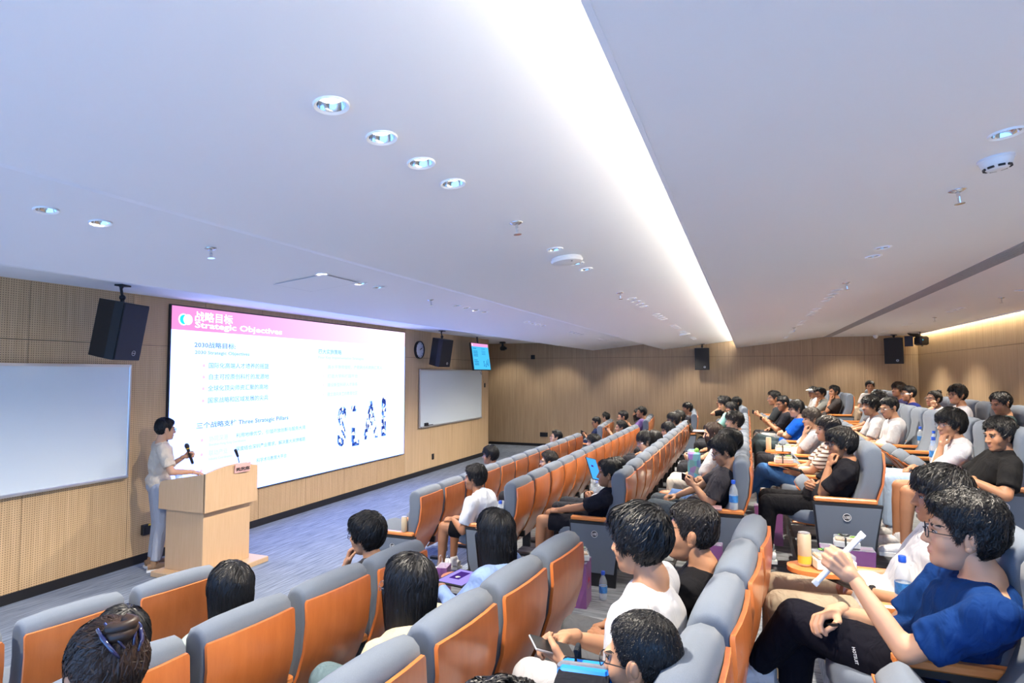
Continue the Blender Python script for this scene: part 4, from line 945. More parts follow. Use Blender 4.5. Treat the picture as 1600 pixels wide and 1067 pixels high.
        if p['cap']:
            mb = MB(); mb.ell((0, -.014, .045), (.094, .112, .088), n=20, m=12); mb.add([(x_*.08, .085+.085*(1-x_*x_), .055-.012*(1-x_*x_)) for x_ in np.linspace(-1, 1, 9)]+[(x_*.082, .06, .062) for x_ in np.linspace(-1, 1, 9)]+[(x_*.08, .085+.085*(1-x_*x_), .063-.012*(1-x_*x_)) for x_ in np.linspace(-1, 1, 9)]+[(x_*.082, .06, .072) for x_ in np.linspace(-1, 1, 9)],
                [(i, i+1, 10+i, 9+i) for i in range(8)]+[(18+i, 27+i, 28+i, 19+i) for i in range(8)]+[(i, 18+i, 19+i, i+1) for i in range(8)])
            mb.V = [W_(mb.arr())]; obj('cap', fixn(mb.mesh('cap', cloth(p['cap']), True)), o)
        mb = hair_cached(p['hair'], lod, len(p['label'])*7+int(abs(p['T'][2])*1000), p['hair_len'])
        hv = W_(mb.arr()); ho = obj('hair', mk_mesh('hair', hv, mb.F, hairmat(p['hc']), None, True), o)
        if p['glasses']:
            mb = MB(); r_ = .0016 if lod == 'near' else .0022
            for sx in (-1, 1):
                pts = [(sx*.033+.0235*math.copysign(abs(math.cos(a))**.7, math.cos(a)), .101-.10*abs(.0235*math.cos(a)*sx+.033-.033)*0-.16*max(0, abs(sx*.033+.0235*math.cos(a))-.03), .001+.0175*math.copysign(abs(math.sin(a))**.8, math.sin(a))) for a in np.linspace(0, 2*pi, 17)]
                mb.loft(pts, [r_]*17, 6, caps=False); mb.loft([(sx*.056, .096, .006), (sx*.074, .07, .006), (sx*.081, .0, .004), (sx*.083, -.025, -.008)], [r_]*4, 6)
            mb.loft([(-.010, .104, .005), (0, .107, .008), (.010, .104, .005)], [r_]*3, 6)
            mb.V = [W_(mb.arr())]; go = obj('glasses', mb.mesh('glasses', M['metal_frame'] if p['glasses'] == 'metal' else M['black']), o)
            if lod == 'near':
                mb = MB()
                for sx in (-1, 1): mb.add([(sx*.033+.022*math.cos(a), .1005-.16*max(0, abs(sx*.033+.022*math.cos(a))-.03), .001+.016*math.sin(a)) for a in np.linspace(0, 2*pi, 16, endpoint=False)], [tuple(range(16))])
                mb.V = [W_(mb.arr())]; obj('lens', mb.mesh('lens', M['lens']), go)
        if p['clip']:
            mb = MB()
            for sx in (-1, 1):
                mb.loft([(sx*.042, -.052, .128), (sx*.044, -.085, .112), (sx*.036, -.112, .088), (sx*.022, -.122, .066)], [.004, .006, .0055, .0025], 8); mb.loft([(sx*.030, -.060, .140), (sx*.022, -.105, .11), (sx*.010, -.122, .085)], [.003, .0045, .0025], 8)
            mb.V = [W_(mb.arr())]; obj('claw_clip', fixn(mb.mesh('claw_clip', mat('claw_clip', (.01, .012, .06), .06, coat=1), True)), o)
        if p['watch']:
            i, wc = p['watch']; d = p['hf'][i]/np.linalg.norm(p['hf'][i]); w_ = p['Wr'][i]-d*.03; mb = MB(); mb.loft([w_-d*.009, w_-d*.005, w_+d*.005, w_+d*.009], [.027, .031, .031, .027], 14); obj('wristwatch', fixn(mb.mesh('wristwatch', cloth(wc, .4))), o)
        if p['lanyard']:
            Nk, up = p['Nk'], p['up']; mb = MB(); r_ = .088
            pts = [Nk-up*.028+A([r_*math.cos(a), r_*math.sin(a)*.9, .012*math.sin(-a)-.006]) for a in np.linspace(0, 2*pi, 21)]
            mb.loft(pts, [.010]*21, 6, caps=False, flat=.5); obj('lanyard', fixn(mb.mesh('lanyard', cloth(p['lanyard']))), o)
        p['obj'] = o
def sit(b, r, i, yo, zo, label, **k):
    if b != 'L': k['yaw'] = k.get('yaw', 20)*.62
    OCC.add((b, r, i)); x, y, a = seat_pos(b, r, i)
    T = k.pop('T', None) or (k.pop('dx', 0.), max(yo, .15), zo)
    if 'rotadd' in k: a += math.radians(k.pop('rotadd'))
    person(label, (x, y, FZ[r]), a, T, **k)
WHT = (.50, .50, .52); NVY = (.018, .024, .06); BK = (.008, .008, .010); GRY = (.10, .105, .115); KHA = (.42, .37, .30); DEN = (.05, .14, .34)
# ---- near block
sit('L', 4, 1+1, .3, 1.2, 'tall black-haired man in white T-shirt holding a phone low, white towel collar', T=(.0, .31, 1.15), lod='near', yaw=-10, pitch=-6, hair='fluffy', shirt=WHT, legcol=(.45, .45, .47), build=1.2, hs=.96,
    arms=(dict(w=(-.21, .50, .755), f=(.45, 1, .1), n=(-.6, .2, -.8)), dict(w=(-.03, .57, .775), f=(-.8, .8, .0), n=(.5, .3, .8))), sk=1, hcurl=(.75, .75), s=1.04, shoe=(.7, .7, .7), lanyard=(.72, .71, .68))
sit('L', 4, 1, .25, 1.05, 'crew-cut man in black T-shirt seen in left profile behind the white-shirted one', T=(-.02, .22, 1.075), lod='near', yaw=6, pitch=2, hair='crew', hc=DKB, shirt=BK, arms=('lap', 'lap'), sk=0, build=1.02, legcol=GRY)
sit('L', 4, 3, .2, 1.05, 'buzz-cut man with glasses in the foreground wearing a blue-strapped backpack', T=(-.045, .15, 1.00), lod='near', yaw=-8, pitch=-6, hair='buzz', glasses='black', shirt=(.05, .055, .07), arms=('lap', 'lap'), sk=1, hs=.97)
sit('L', 4, 4, .3, 1.05, 'dark-haired head rising at the bottom frame edge beside the buzz-cut man', T=(.06, .36, .935), lod='near', yaw=10, hair='short', shirt=(.3, .3, .33))
sit('L', 5, 1, .3, 1.0, 'man in royal blue T-shirt with red-black glasses holding a white paper roll', T=(-.20, .23, 1.03), hip=(-.03, .35, .475), lod='near', yaw=-8, pitch=2, hair='curly', glasses='black', shirt=(.004, .028, .125), legcol=(.006, .006, .011), legs='crossed',
    arms=(dict(w=(-.20, .58, .84), f=(-.18, .64, .67), n=(-.9, -.3, .05), pole=(-.3, -.2, -1)), dict(w=(-.06, .62, .66), f=(-.6, .75, -.15), n=(.3, .3, 1))), sk=3, build=1.2, hs=1.08, s=1.06, hcurl=(1.25, .75))
sit('L', 5, 0, .3, 1.1, 'black-haired person in white T-shirt and khaki trousers beyond the blue-shirted man', T=(.0, .12, 1.03), lod='near', yaw=0, hair='fringe', shirt=WHT, legcol=(.40, .33, .24), legs='normal', arms=(dict(w=(-.10, .44, .60), f=(.6, .7, -.2), n=(-.2, .2, 1)), dict(w=(.09, .46, .60), f=(-.6, .7, -.2), n=(.2, .2, 1))), sk=0, watch=(0, (.02, .02, .02)))
sit('L', 3, 0, .3, 1.0, 'woman with long straight black hair in a pale blue cable-knit sweater', T=(-.07, .38, 1.035), lod='near', yaw=-6, hair='long', shirt=(.30, .43, .74), sleeve='long', legcol=NVY, hair_len=-.30, arms=('write', 'lap'), build=.94, s=.90, sk=1)
sit('L', 3, 2, .3, 1.04, 'woman with shoulder-length black bob and cream jacket', T=(.06, .30, 1.03), lod='near', yaw=4, hair='bob', glasses='metal', shirt=(.60, .50, .32), sleeve='long', legcol=(.12, .18, .20), hair_len=-.175, arms=('lap', 'lap'), build=1.25, s=1.0, sk=3)
sit('L', 3, 4, .3, 1.04, 'woman with brown hair pinned up by a shiny claw clip, bottom left corner', T=(-.05, .42, 1.15), lod='near', yaw=-4, clip=True, hair='bun', hc=BRN, shirt=(.1, .09, .1), arms=('lap', 'lap'), build=.95, s=.92)
sit('L', 2, 0, .3, 1.04, 'man with glasses and purple lanyard in dark grey shirt resting chin on hand', T=(.05, .30, 1.05), lod='near', yaw=12, hair='fringe', glasses='black', shirt=(.045, .045, .05), arms=('chin', 'lap'), lanyard=(.20, .05, .28), sk=1)
sit('L', 2, 2, .3, 1.04, 'person with twisted black hair and grey-green top in the near block', T=(.11, .27, 1.03), lod='near', yaw=-8, hair='bob', shirt=(.30, .36, .35), sleeve='long', legcol=(.25, .32, .34), hair_len=-.13, build=1.15, s=.98)
sit('L', 2, 3, .3, 1.0, 'dark-haired person whose parted hair shows above the second-row seat', T=(.11, .23, 1.0), lod='near', yaw=-5, hair='bob', shirt=(.2, .2, .22), hair_len=-.12, build=.95, s=.92)
# ---- middle block
sit('M', 1, 4, .24, 1.07, 'black-haired person low in the first row against the carpet', lod='mid', yaw=18, hair='fringe', shirt=(.3, .3, .35))
sit('M', 1, 10, .29, 1.0, 'person with thin glasses looking up near the far end of first row', lod='mid', yaw=45, pitch=10, hair='short', glasses='black', shirt=(.25, .25, .3), sk=3)
sit('M', 2, 0, .50, .97, 'broad man in white T-shirt and black shorts leaning forward at the second-row aisle seat', T=(-.05, .50, 1.0), lod='near', yaw=10, hair='short', shirt=(.62, .65, .70), shorts=True, legcol=BK, arms=('knee', 'lap'), build=1.16, s=.98, sk=2, legs='normal')
sit('M', 2, 3, .25, .95, 'man with glasses and side-swept hair in the middle of the second row', lod='mid', yaw=25, hair='short', hc=DKB, glasses='metal', shirt=(.1, .1, .12), sk=3)
sit('M', 2, 7, .20, .96, 'young man with full black hair by the second-row seat backs', lod='mid', yaw=30, hair='fluffy', shirt=(.2, .2, .25), sk=3)
sit('M', 2, 11, .19, 1.02, 'man resting his chin on his hand near the far second-row end', lod='mid', yaw=30, hair='short', arms=('chin', 'lap'), shirt=(.25, .12, .12), sk=1)
sit('M', 2, 12, .26, 1.18, 'man with black glasses and dark jacket at the far end of second row', lod='mid', yaw=28, hair='crew', glasses='black', shirt=(.03, .035, .045), arms=('phone', 'lap'))
sit('M', 3, 0, .15, .96, 'man in black T-shirt with clasped hands at the third-row aisle seat', T=(-.08, .16, .97), lod='near', yaw=14, hair='short', shirt=(.013, .014, .022), shorts=True, legcol=(.014, .014, .02), arms=('knee', 'lap'), build=1.0, sk=0, watch=(1, (.02, .02, .02)))
sit('M', 3, 1, .15, .92, 'dark-haired person holding a blue tablet beside the black-shirted man', T=(.0, .22, .90), lod='mid', yaw=25, pitch=-12, hair='curly', shirt=(.5, .5, .55), arms=('phone', 'phone'))
sit('M', 3, 4, .17, 1.03, 'pale man in white T-shirt looking down in third row', lod='mid', yaw=32, pitch=-14, hair='fringe', glasses='metal', shirt=WHT, sk=3)
sit('M', 3, 5, .12, 1.0, 'person with neck-length black hair next to the pale man', lod='mid', yaw=20, hair='bob', hair_len=-.13, shirt=(.06, .07, .1))
sit('M', 3, 8, .12, .98, 'young man in light blue T-shirt with tousled hair in third row', lod='mid', yaw=30, pitch=-6, hair='fluffy', shirt=(.55, .65, .78), sk=1)
sit('M', 3, 10, .19, 1.07, 'man with glasses and glossy black hair in third row', lod='mid', yaw=25, hair='fringe', glasses='black', shirt=(.2, .2, .22), sk=1)
sit('M', 3, 11, .15, 1.08, 'bright-faced person in white at the far end of third row', lod='mid', yaw=40, hair='short', shirt=WHT, sk=3)
sit('M', 4, 0, .19, 1.06, 'man with wire glasses and charcoal T-shirt looking down at his phone', lod='near', yaw=24, pitch=-26, hair='short', glasses='metal', shirt=(.045, .042, .048), legcol=(.07, .085, .10), arms=('phone', dict(w=(.05, .62, .62), f=(-.6, .8, .1), n=(.2, .2, 1))), sk=1, legs='ext')
sit('M', 4, 1, .12, 1.08, 'black-haired person hidden behind the charcoal-shirted phone user', lod='mid', yaw=15, hair='fluffy', shirt=(.05, .055, .08), legcol=(.09, .16, .34), shorts=True, arms=('cross', 'cross'))
sit('M', 4, 3, .34, 1.05, 'woman with long brown hair and white sweater holding a printed bag', T=(0, .36, 1.06), lod='mid', yaw=10, pitch=-8, hair='long', hc=BRN, shirt=WHT, sleeve='long', legcol=(.62, .58, .52), hair_len=-.33, arms=('phone', 'lap'), build=.92, s=.9, sk=3)
sit('M', 4, 5, .12, 1.12, 'pale young man with round glasses and light grey T-shirt in fourth row', lod='mid', yaw=30, hair='fringe', glasses='metal', shirt=(.5, .53, .58), sk=3)
sit('M', 4, 7, .15, 1.03, 'person with curly dark brown hair in fourth row', lod='mid', yaw=15, hair='curly', hc=(.028, .018, .012), shirt=(.1, .1, .1))
sit('M', 4, 10, .24, 1.12, 'man with glasses and black shirt leaning over a phone in fourth row', lod='mid', yaw=40, pitch=-18, hair='short', glasses='black', shirt=BK, arms=('phone', 'phone'), sk=0)
sit('M', 4, 11, .37, 1.19, 'person in mint shirt hunched near an open laptop', lod='mid', yaw=30, pitch=-14, hair='fluffy', shirt=(.25, .52, .48), arms=('write', 'write'))
sit('M', 5, 0, .23, 1.0, 'man in black T-shirt with glasses and hand at mouth on the fifth-row aisle seat', lod='near', yaw=26, hair='fringe', glasses='black', shirt=(.012, .012, .016), arms=('chin', 'cross'), legcol=BK, build=1.08, sk=0, legs='normal', shoe=(.72, .74, .76))
sit('M', 5, 2, .21, 1.03, 'person with chin-length hair in brown-striped cream T-shirt', lod='mid', yaw=22, hair='fluffy', hc=(.04, .034, .03), shirt_mat=stripes('striped_knit', (.70, .62, .52), (.13, .07, .05), 26), arms=('lap', 'lap'), legcol=DEN, legs='crossed', sk=1)
sit('M', 5, 5, .21, 1.02, 'young man with light brown fringe and white T-shirt, fist raised', lod='mid', yaw=30, pitch=-4, hair='fringe', hc=ASH, shirt=WHT, arms=('chin', 'lap'), sk=3)
sit('M', 5, 8, .27, 1.05, 'man in bright blue T-shirt with folded arms', lod='mid', yaw=30, pitch=-6, hair='fringe', glasses='black', shirt=(.01, .11, .62), arms=('cross', 'cross'), legcol=(.04, .06, .07), legs='crossed2', sk=3)
sit('M', 5, 10, .43, 1.08, 'man in black T-shirt with glasses typing on a phone in fifth row', T=(0, .40, 1.08), lod='mid', yaw=35, pitch=-12, hair='crew', glasses='black', shirt=(.016, .017, .024), arms=('phone', 'phone'), legcol=(.4, .42, .42))
sit('M', 5, 11, .5, 1.14, 'man in green and black shirt holding a phone upright', T=(.0, .52, 1.15), lod='mid', yaw=30, pitch=-6, hair='short', glasses='metal', shirt=(.03, .035, .04), arms=('phone', 'lap'))
sit('M', 6, 0, .17, .96, 'man in black T-shirt and navy shorts, arm on the sixth-row aisle armrest', lod='near', shorts=True, legcol=(.018, .022, .085), shoe=(.72, .72, .74), yaw=30, pitch=-8, hair='short', shirt=(.012, .012, .013), arms=('rest', 'lap'), build=1.08, sk=0, T=(-.06, .17, .96))
sit('M', 6, 1, .32, .99, 'man in white T-shirt with thin glasses and fist at chin, sixth row', lod='near', yaw=38, hair='fringe', glasses='metal', shirt=(.66, .66, .69), arms=('chin', 'lap'), legcol=(.36, .50, .70), sk=1, T=(-.05, .34, .99))
sit('M', 6, 5, .3, 1.03, 'man in white polo shirt looking down with folded arms', lod='mid', yaw=38, pitch=-12, hair='crew', glasses='metal', shirt=WHT, arms=('lap', 'lap'), T=(-.05, .38, 1.02), sk=1, build=1.08)
sit('M', 6, 6, .45, 1.01, 'man in white T-shirt with blue print beside the polo-shirted man', lod='mid', yaw=38, pitch=-4, hair='fluffy', glasses='metal', shirt=WHT, arms=('write', 'write'), T=(.0, .48, 1.01), sk=1)
sit('M', 6, 8, .2, 1.05, 'person whose dark hair shows behind the two white-shirted men', lod='far', yaw=25, hair='fluffy', shirt=(.1, .1, .12))
sit('M', 7, 5, .24, 1.05, 'man in dark green sweater over a pale blue collar looking down', lod='mid', yaw=38, pitch=-16, hair='slick', shirt=(.035, .055, .058), sleeve='long', sk=1, build=1.05, lanyard=(.45, .55, .72), T=(0, .24, 1.05))
sit('M', 7, 7, .36, 1.11, 'young man with thick black hair in white T-shirt in the back row', lod='mid', yaw=40, hair='fluffy', glasses='black', shirt=(.60, .60, .66), sk=1)
sit('M', 7, 9, .36, 1.01, 'woman with glasses and tied hair leaning her cheek on a wrist with blue watch', lod='mid', yaw=42, pitch=6, hair='bun', hc=DKB, glasses='metal', shirt=WHT, arms=('cheek', 'lap'), sk=3, build=.92, s=.9, watch=(0, (.02, .08, .5)))
sit('M', 7, 10, .5, 1.06, 'man in dark blue polo shirt seen from his left in the back row', lod='mid', yaw=20, hair='crew', glasses='metal', shirt=(.02, .03, .17), T=(.3, .5, 1.06), sk=1)
sit('M', 7, 11, .5, 1.10, 'person with brown fringe tilting the head at the end of the back row', lod='mid', yaw=45, pitch=8, hair='fringe', hc=BRN, shirt=(.1, .1, .25), T=(.2, .55, 1.11), sk=0)
# ---- far block
sit('F', 1, 0, .15, 1.07, 'man in dark blue T-shirt using a phone with a stylus in the far block', lod='mid', yaw=20, pitch=-10, hair='crew', glasses='black', shirt=(.02, .028, .075), arms=('phone', 'phone'), sk=0)
sit('F', 1, 3, .15, 1.08, 'person with swept-back black hair turned away in the far block', lod='far', yaw=-20, hair='slick', shirt=(.6, .55, .5), sk=3)
sit('F', 2, 0, .15, 1.17, 'man in purple shirt with glasses looking up in the far block', lod='mid', yaw=30, pitch=6, hair='short', glasses='black', shirt=(.16, .10, .27), sk=0, arms=('phone', 'lap'))
sit('F', 2, 2, .33, 1.06, 'long-haired person half hidden behind the purple-shirted man', lod='far', yaw=20, hair='bob', shirt=(.05, .05, .06), hair_len=-.16)
sit('F', 3, 0, .18, 1.12, 'dark-haired person leaning back in the third-row far-block aisle seat', lod='far', yaw=30, hair='fringe', shirt=(.06, .06, .07))
sit('F', 4, 0, .5, 1.10, 'person holding a phone to the ear in black shirt, far block', lod='far', yaw=30, hair='crew', shirt=BK, arms=('cheek', 'lap'), T=(.0, .5, 1.13))
sit('F', 4, 1, .15, 1.08, 'black-haired person in fourth-row far block facing the screen', lod='far', yaw=25, hair='fringe', shirt=(.05, .05, .06))
sit('F', 6, 0, .28, 1.05, 'man in dark grey T-shirt with hand over mouth in the far block', lod='mid', yaw=40, hair='short', shirt=(.05, .045, .045), arms=('chin', 'lap'), sk=2)
sit('F', 6, 1, .40, 1.00, 'man with black glasses and grey shirt between cap wearer and dark shirt', lod='mid', yaw=40, pitch=-4, hair='short', glasses='black', shirt=(.32, .34, .33), arms=('chin', 'lap'), T=(0, .43, .99))
sit('F', 6, 3, .38, .99, 'person in white baseball cap and patterned white shirt', lod='mid', yaw=40, hair='short', shirt=WHT, cap=(.78, .76, .72), arms=('lap', 'lap'))
sit('F', 7, 3, .45, 1.09, 'young man in white T-shirt and beige trousers with crossed legs by the wall', lod='mid', yaw=65, hair='short', shirt=WHT, legcol=(.42, .34, .26), legs='crossed2', shoe=(.22, .20, .19), rotadd=40, T=(0, .3, 1.09), sk=1)
# ---- presenter
person('presenter in beige short-sleeved shirt and grey trousers speaking into a microphone beside the podium', (5.12, 6.42, 0), math.radians(-120), (.0, .11, 1.58), lod='near', yaw=8, pitch=-4, hair='crew', glasses='black', shirt=(.56, .49, .40), legcol=(.36, .38, .42),
       shoe=(.30, .18, .10), stand=True, s=.98, arms=(dict(w=(-.10, .34, 1.24), f=(.25, .8, .25), n=(-1, .25, .1), pole=(-.4, -.2, -1)), dict(w=(.20, .36, 1.09), f=(-.1, 1, -.25), n=(.2, 0, 1), pole=(.6, -.6, -.4))), sk=3, hcurl=(1.25, .3), hip=(0, .05, .94), group=None)
finish_people()
# ------------------------------------------------------------------ loose things
def bottle(label, loc, s=1.0):
    t = thing('water_bottle', label, 'bottle', loc); t.scale = (s, s, s)
    put('bottle_body', MB().lathe([(.028, 0), (.031, .006), (.031, .05), (.029, .055), (.031, .06), (.031, .125), (.028, .145), (.016, .175), (.013, .18), (.013, .192)], n=18), M['clear'], t, auto=True)
    put('wrap_label', MB().lathe([(.0318, .055), (.0318, .105)], n=18, caps=False), M['label_b'], t); put('water', MB().lathe([(.0285, .003), (.0285, .10)], n=14), M['clear'], t)
    put('bottle_cap', MB().lathe([(.0155, .188), (.0155, .212), (.013, .215)], n=16), M['blue'], t, auto=True); return t
def can(label, loc):
    t = thing('drink_can', label, 'can', loc)
    put('can_body', MB().lathe([(.024, 0), (.030, .008), (.030, .142), (.026, .152)], n=22), M['cream'], t, auto=True); put('lid', MB().lathe([(.026, .152), (.0265, .155), (.024, .153), (.001, .153)], n=22), M['alu'], t)
    put('printed_patch', MB().lathe([(.0304, .012), (.0304, .048)], n=22, caps=False), M['yellow'], t) if 'yellow' in label else None; return t
def gift_bag(label, loc, rot=0, w=.27, d=.13, h=.35, printed=False):
    t = thing('gift_bag', label, 'bag', loc, rot)
    mb = MB(); V = []
    for z, k in ((0, 1), (h*.5, .985), (h, 1.02)):
        V += [(-w/2*k, -d/2, z), (w/2*k, -d/2, z), (w/2*k+.004*(z > 0), 0, z), (w/2*k, d/2, z), (-w/2*k, d/2, z), (-w/2*k+(.018 if 0 < z < h else 0), 0, z)]
    F = [(5, 4, 3, 2, 1, 0)]+[(r*6+i, r*6+(i+1) % 6, r*6+6+(i+1) % 6, r*6+6+i) for r in (0, 1) for i in range(6)]+[tuple(range(12, 18))]
    mb.add(V, F); put('bag_body', mb, M['purple'], t)
    put('wrinkled_film', MB().box((0, 0, h+.003), (w*1.01, d*1.01, .006), bev=.002), M['clear'], t)
    for s in (-1, 1): put('handle', MB().loft([(-.05, s*d*.3, h), (-.055, s*d*.3, h+.05), (-.02, s*d*.34, h+.09), (.02, s*d*.34, h+.09), (.055, s*d*.3, h+.05), (.05, s*d*.3, h)], [.003]*6, 6), M['clear'], t)
    if printed:
        put('print_mark', MB().extr([(-.03, .19), (0, .23), (.03, .19), (.02, .185), (0, .21), (-.02, .185)], -d/2-.002, -d/2-.0005, axis=1), M['red'], t)
        for k in range(2): put('print_line', MB().box((0, -d/2-.001, .165-.02*k), (.12-.03*k, .001, .007)), M['gold'], t)
    return t
def lunch_box(label, loc, rot=0, rib='ribbon_b'):
    t = thing('lunch_box', label, 'box', loc, rot)
    put('tray_base', MB().box((0, 0, .022), (.175, .115, .044), bev=.004), M['boxw'], t); put('food', MB().box((0, 0, .049), (.155, .098, .016), bev=.006), M['food'], t)
    put('clear_lid', MB().box((0, 0, .058), (.172, .112, .026), bev=.005), M['clear'], t)
    put('ribbon', MB().box((.01, 0, .036), (.010, .120, .076)), M[rib], t)
    for s in (-1, 1): put('bow_loop', MB().ell((.01+s*.022, 0, .08), (.020, .008, .007), R=Ry(-s*.5)), M[rib], t)
    put('leaf', MB().ell((-.045, .01, .075), (.030, .014, .005), R=Rz(.5)), M['green'], t); put('leaf', MB().ell((.035, -.02, .076), (.024, .012, .004), R=Rz(-.7)), M['green'], t); return t
PS = {}
def who(s): return next(p for p in PEOPLE if s in p['label'])
def held(s, i, off):
    p = who(s); R3 = frame(p['hf'][i], p['hn'][i]); l = p['Wr'][i]+p['s']*(R3 @ A(off)); Rr = Rz(p['rot'])
    return Vector(A(p['root'])+Rr @ l), Matrix((Rr @ R3).tolist()).to_3x3()
def orient(t, loc, m): t.matrix_world = Matrix.Translation(loc) @ m.to_4x4()
def smartphone(label, s, i, off=(0, .10, -.035), w=.074, h=.155, lit=False, kind='smartphone', cat='phone', turn=None):
    loc, m = held(s, i, off)
    t = thing(kind, label, cat)
    if turn is not None: m = m @ turn
    orient(t, loc, m)
    put('case', MB().box((0, 0, .004), (w, h, .008), bev=.003), M['black'], t)
    put('display', MB().box((0, 0, -.0005), (w-.006, h-.008, .001)), M[lit] if lit else M['blackm'], t); return t
bpy.context.view_layer.update()
t = thing('smartphone', 'black smartphone held low by the tall white-shirted man', 'phone', (2.10, .66, 1.275), (math.radians(22), math.radians(-12), math.radians(38)))
put('case', MB().box((0, 0, 0), (.082, .168, .009), bev=.003), M['alu'], t); put('display', MB().box((0, 0, .005), (.077, .163, .001)), M['blackm'], t)
smartphone('phone in the hands of the charcoal-shirted man looking down', 'wire glasses and charcoal', 0)
smartphone('phone held with a stylus by the far-block man in dark blue', 'stylus', 0, w=.12, h=.19)
smartphone('phone held by the black-shirted man in the fifth row', 'typing on a phone', 0)
smartphone('pale phone held upright by the man in green and black', 'green and black', 0, lit='boxw')
smartphone('dark phone held by the man with the dark jacket', 'dark jacket', 0)
smartphone('dark phone held by the purple-shirted man', 'purple shirt', 0)
t = thing('tablet_computer', 'blue-lit tablet held up in the third row', 'tablet', (6.22, 1.50, 1.25), (math.radians(60), math.radians(14), math.radians(-22)))
put('case', MB().box((0, 0, 0), (.18, .25, .009), bev=.003), M['black'], t); put('display', MB().box((0, 0, .005), (.165, .235, .001)), M['tab_b'], t); put('map_spot', MB().box((-.02, .03, .006), (.04, .02, .001)), M['tab_d'], t)
loc, m = held('royal blue', 0, (.0, .055, -.035)); t = thing('paper_roll', 'white rolled paper in the raised fist of the blue-shirted man', 'paper roll'); orient(t, loc, m)
put('roll', MB().tube((-.10, 0, 0), (.135, 0, 0), .011, .011, 16), M['boxw'], t, smooth=False, auto=True); put('twisted_end', MB().box((.145, 0, 0), (.022, .026, .008), bev=.002), M['boxw'], t); put('twisted_end', MB().box((-.108, 0, 0), (.02, .025, .008), bev=.002), M['boxw'], t)
loc, m = held('royal blue', 1, (.0, .08, -.03)); t = thing('pen', 'black pen in the lowered hand of the blue-shirted man', 'pen'); orient(t, loc, m); put('barrel', MB().tube((-.09, 0, 0), (.07, 0, 0), .006), M['black'], t); put('clip', MB().box((-.05, 0, .008), (.05, .003, .002)), M['chrome'], t)
loc, m = held('presenter', 0, (.0, .06, -.032)); t = thing('hand_microphone', 'black handheld microphone in the raised hand of the presenter', 'microphone'); orient(t, loc, m)
put('handle', MB().lathe([(.012, -.11), (.016, -.10), (.018, .07), (.02, .085)], n=18, R=Ry(pi/2)), M['blackm'], t, auto=True); put('grille_head', MB().ell((.118, 0, 0), (.036, .027, .027)), M['grille'], t, smooth=True); put('colour_ring', MB().lathe([(.021, .083), (.026, .086), (.026, .092), (.021, .095)], n=18, R=Ry(pi/2), caps=False), M['yellow'], t)
# things in the rows
bottle('water bottle on the second-row aisle armrest behind the broad white-shirted man', (5.53, 2.26, .16+.609), 1.1)
bottle('water bottle on the fourth-row aisle armrest beside the mauve notebook', (5.53, .13, .48+.609), 1.15)
t = thing('notebook', 'mauve notebook lying on the fourth-row aisle armrest', 'notebook', (5.52, .33, .48+.609), .05); put('cover', MB().box((0, 0, .007), (.15, .21, .014), bev=.002), M['mauve'], t); put('pages', MB().box((.003, 0, .007), (.147, .204, .010)), M['boxw'], t)
gift_bag('purple gift bag with red print on the aisle floor beside the third-row end panel', (5.04, 1.33, .32), .05, .22, .13, .36, True)
lunch_box('ribboned lunch box on top of the printed purple bag in third row', (5.04, 1.33, .695), .4)
bottle('water bottle on the aisle floor beside the printed purple bag', (5.20, 1.18, .32), 1.1)
gift_bag('purple gift bag on the floor beside the fourth-row end panel', (5.33, .33, .48), pi/2, .22, .12, .36)
gift_bag('purple gift bag on the floor beside the fifth-row end panel', (5.31, -.68, .64), pi/2, .36, .14, .27)
lunch_box('black-ribboned lunch box on the bag by the fifth-row end panel', (5.31, -.68, .925), pi/2-.05)
gift_bag('purple gift bag behind the raised tray of the near fifth row', (4.75, -.50, .64), pi/2, .26, .12, .26)
gift_bag('purple gift bag with a can on it behind the fourth-row aisle seat', (6.30, -.16, .64), pi/2, .24, .13, .35)
can('tall cream drink can on the purple bag behind the fourth row', (6.28, -.12, 1.0)); lunch_box('lunch box beside the can on the purple bag behind fourth row', (6.34, -.24, 1.0), pi/2)
can('tall cream drink can on the first-row aisle armrest', (5.53, 3.33, .609))
gift_bag('small pink-purple paper bag on the aisle floor behind the first row', (5.12, 2.66, .16), .2, .16, .10, .30)
bottle('green-labelled bottle beside the small bag behind the first row', (4.98, 2.66, .16), 1.2)
gift_bag('purple gift bag on the floor ahead of the tall white-shirted man', (2.85, .62, .48), .1, .3, .14, .30)
gift_bag('purple gift bag with a filled clear plastic bag on top in third row', (7.6, 1.78, .32), .1, .28, .14, .32)
t = thing('plastic_bag', 'clear crumpled plastic bag holding a bottle in third row', 'bag', (7.58, 1.78, .66))
rg = np.random.default_rng(3); mb = MB(); mb.ell((0, 0, .13), (.13, .09, .15), n=16, m=10); mb.V[0] = mb.V[0]*(1+.10*rg.normal(size=(len(mb.V[0]), 1)))+rg.normal(size=mb.V[0].shape)*.006; mb.V[0][:, 2] = np.maximum(mb.V[0][:, 2], .002)
put('film', mb, M['clear'], t); put('knot', MB().loft([(0, 0, .26), (.01, 0, .31), (.04, .01, .36)], [.02, .008, .022], 8), M['clear'], t)
bottle('blue-labelled bottle inside the clear plastic bag in third row', (7.55, 1.78, .68), 1.0)
bottle('water bottle on the sixth-row armrest beside the fist-at-chin man', (6.64, -1.58, .80+.609), 1.15)
bottle('water bottle on an armrest among the empty sixth-row seats, nearer one', (7.75, -1.85, .80+.609), 1.0)
bottle('water bottle on an armrest among the empty sixth-row seats, farther one', (8.305, -1.85, .80+.609), 1.0)
bottle('blue-capped bottle on the armrest next to the blue-shirted man', (3.06, -.60, .64+.609), 1.0)
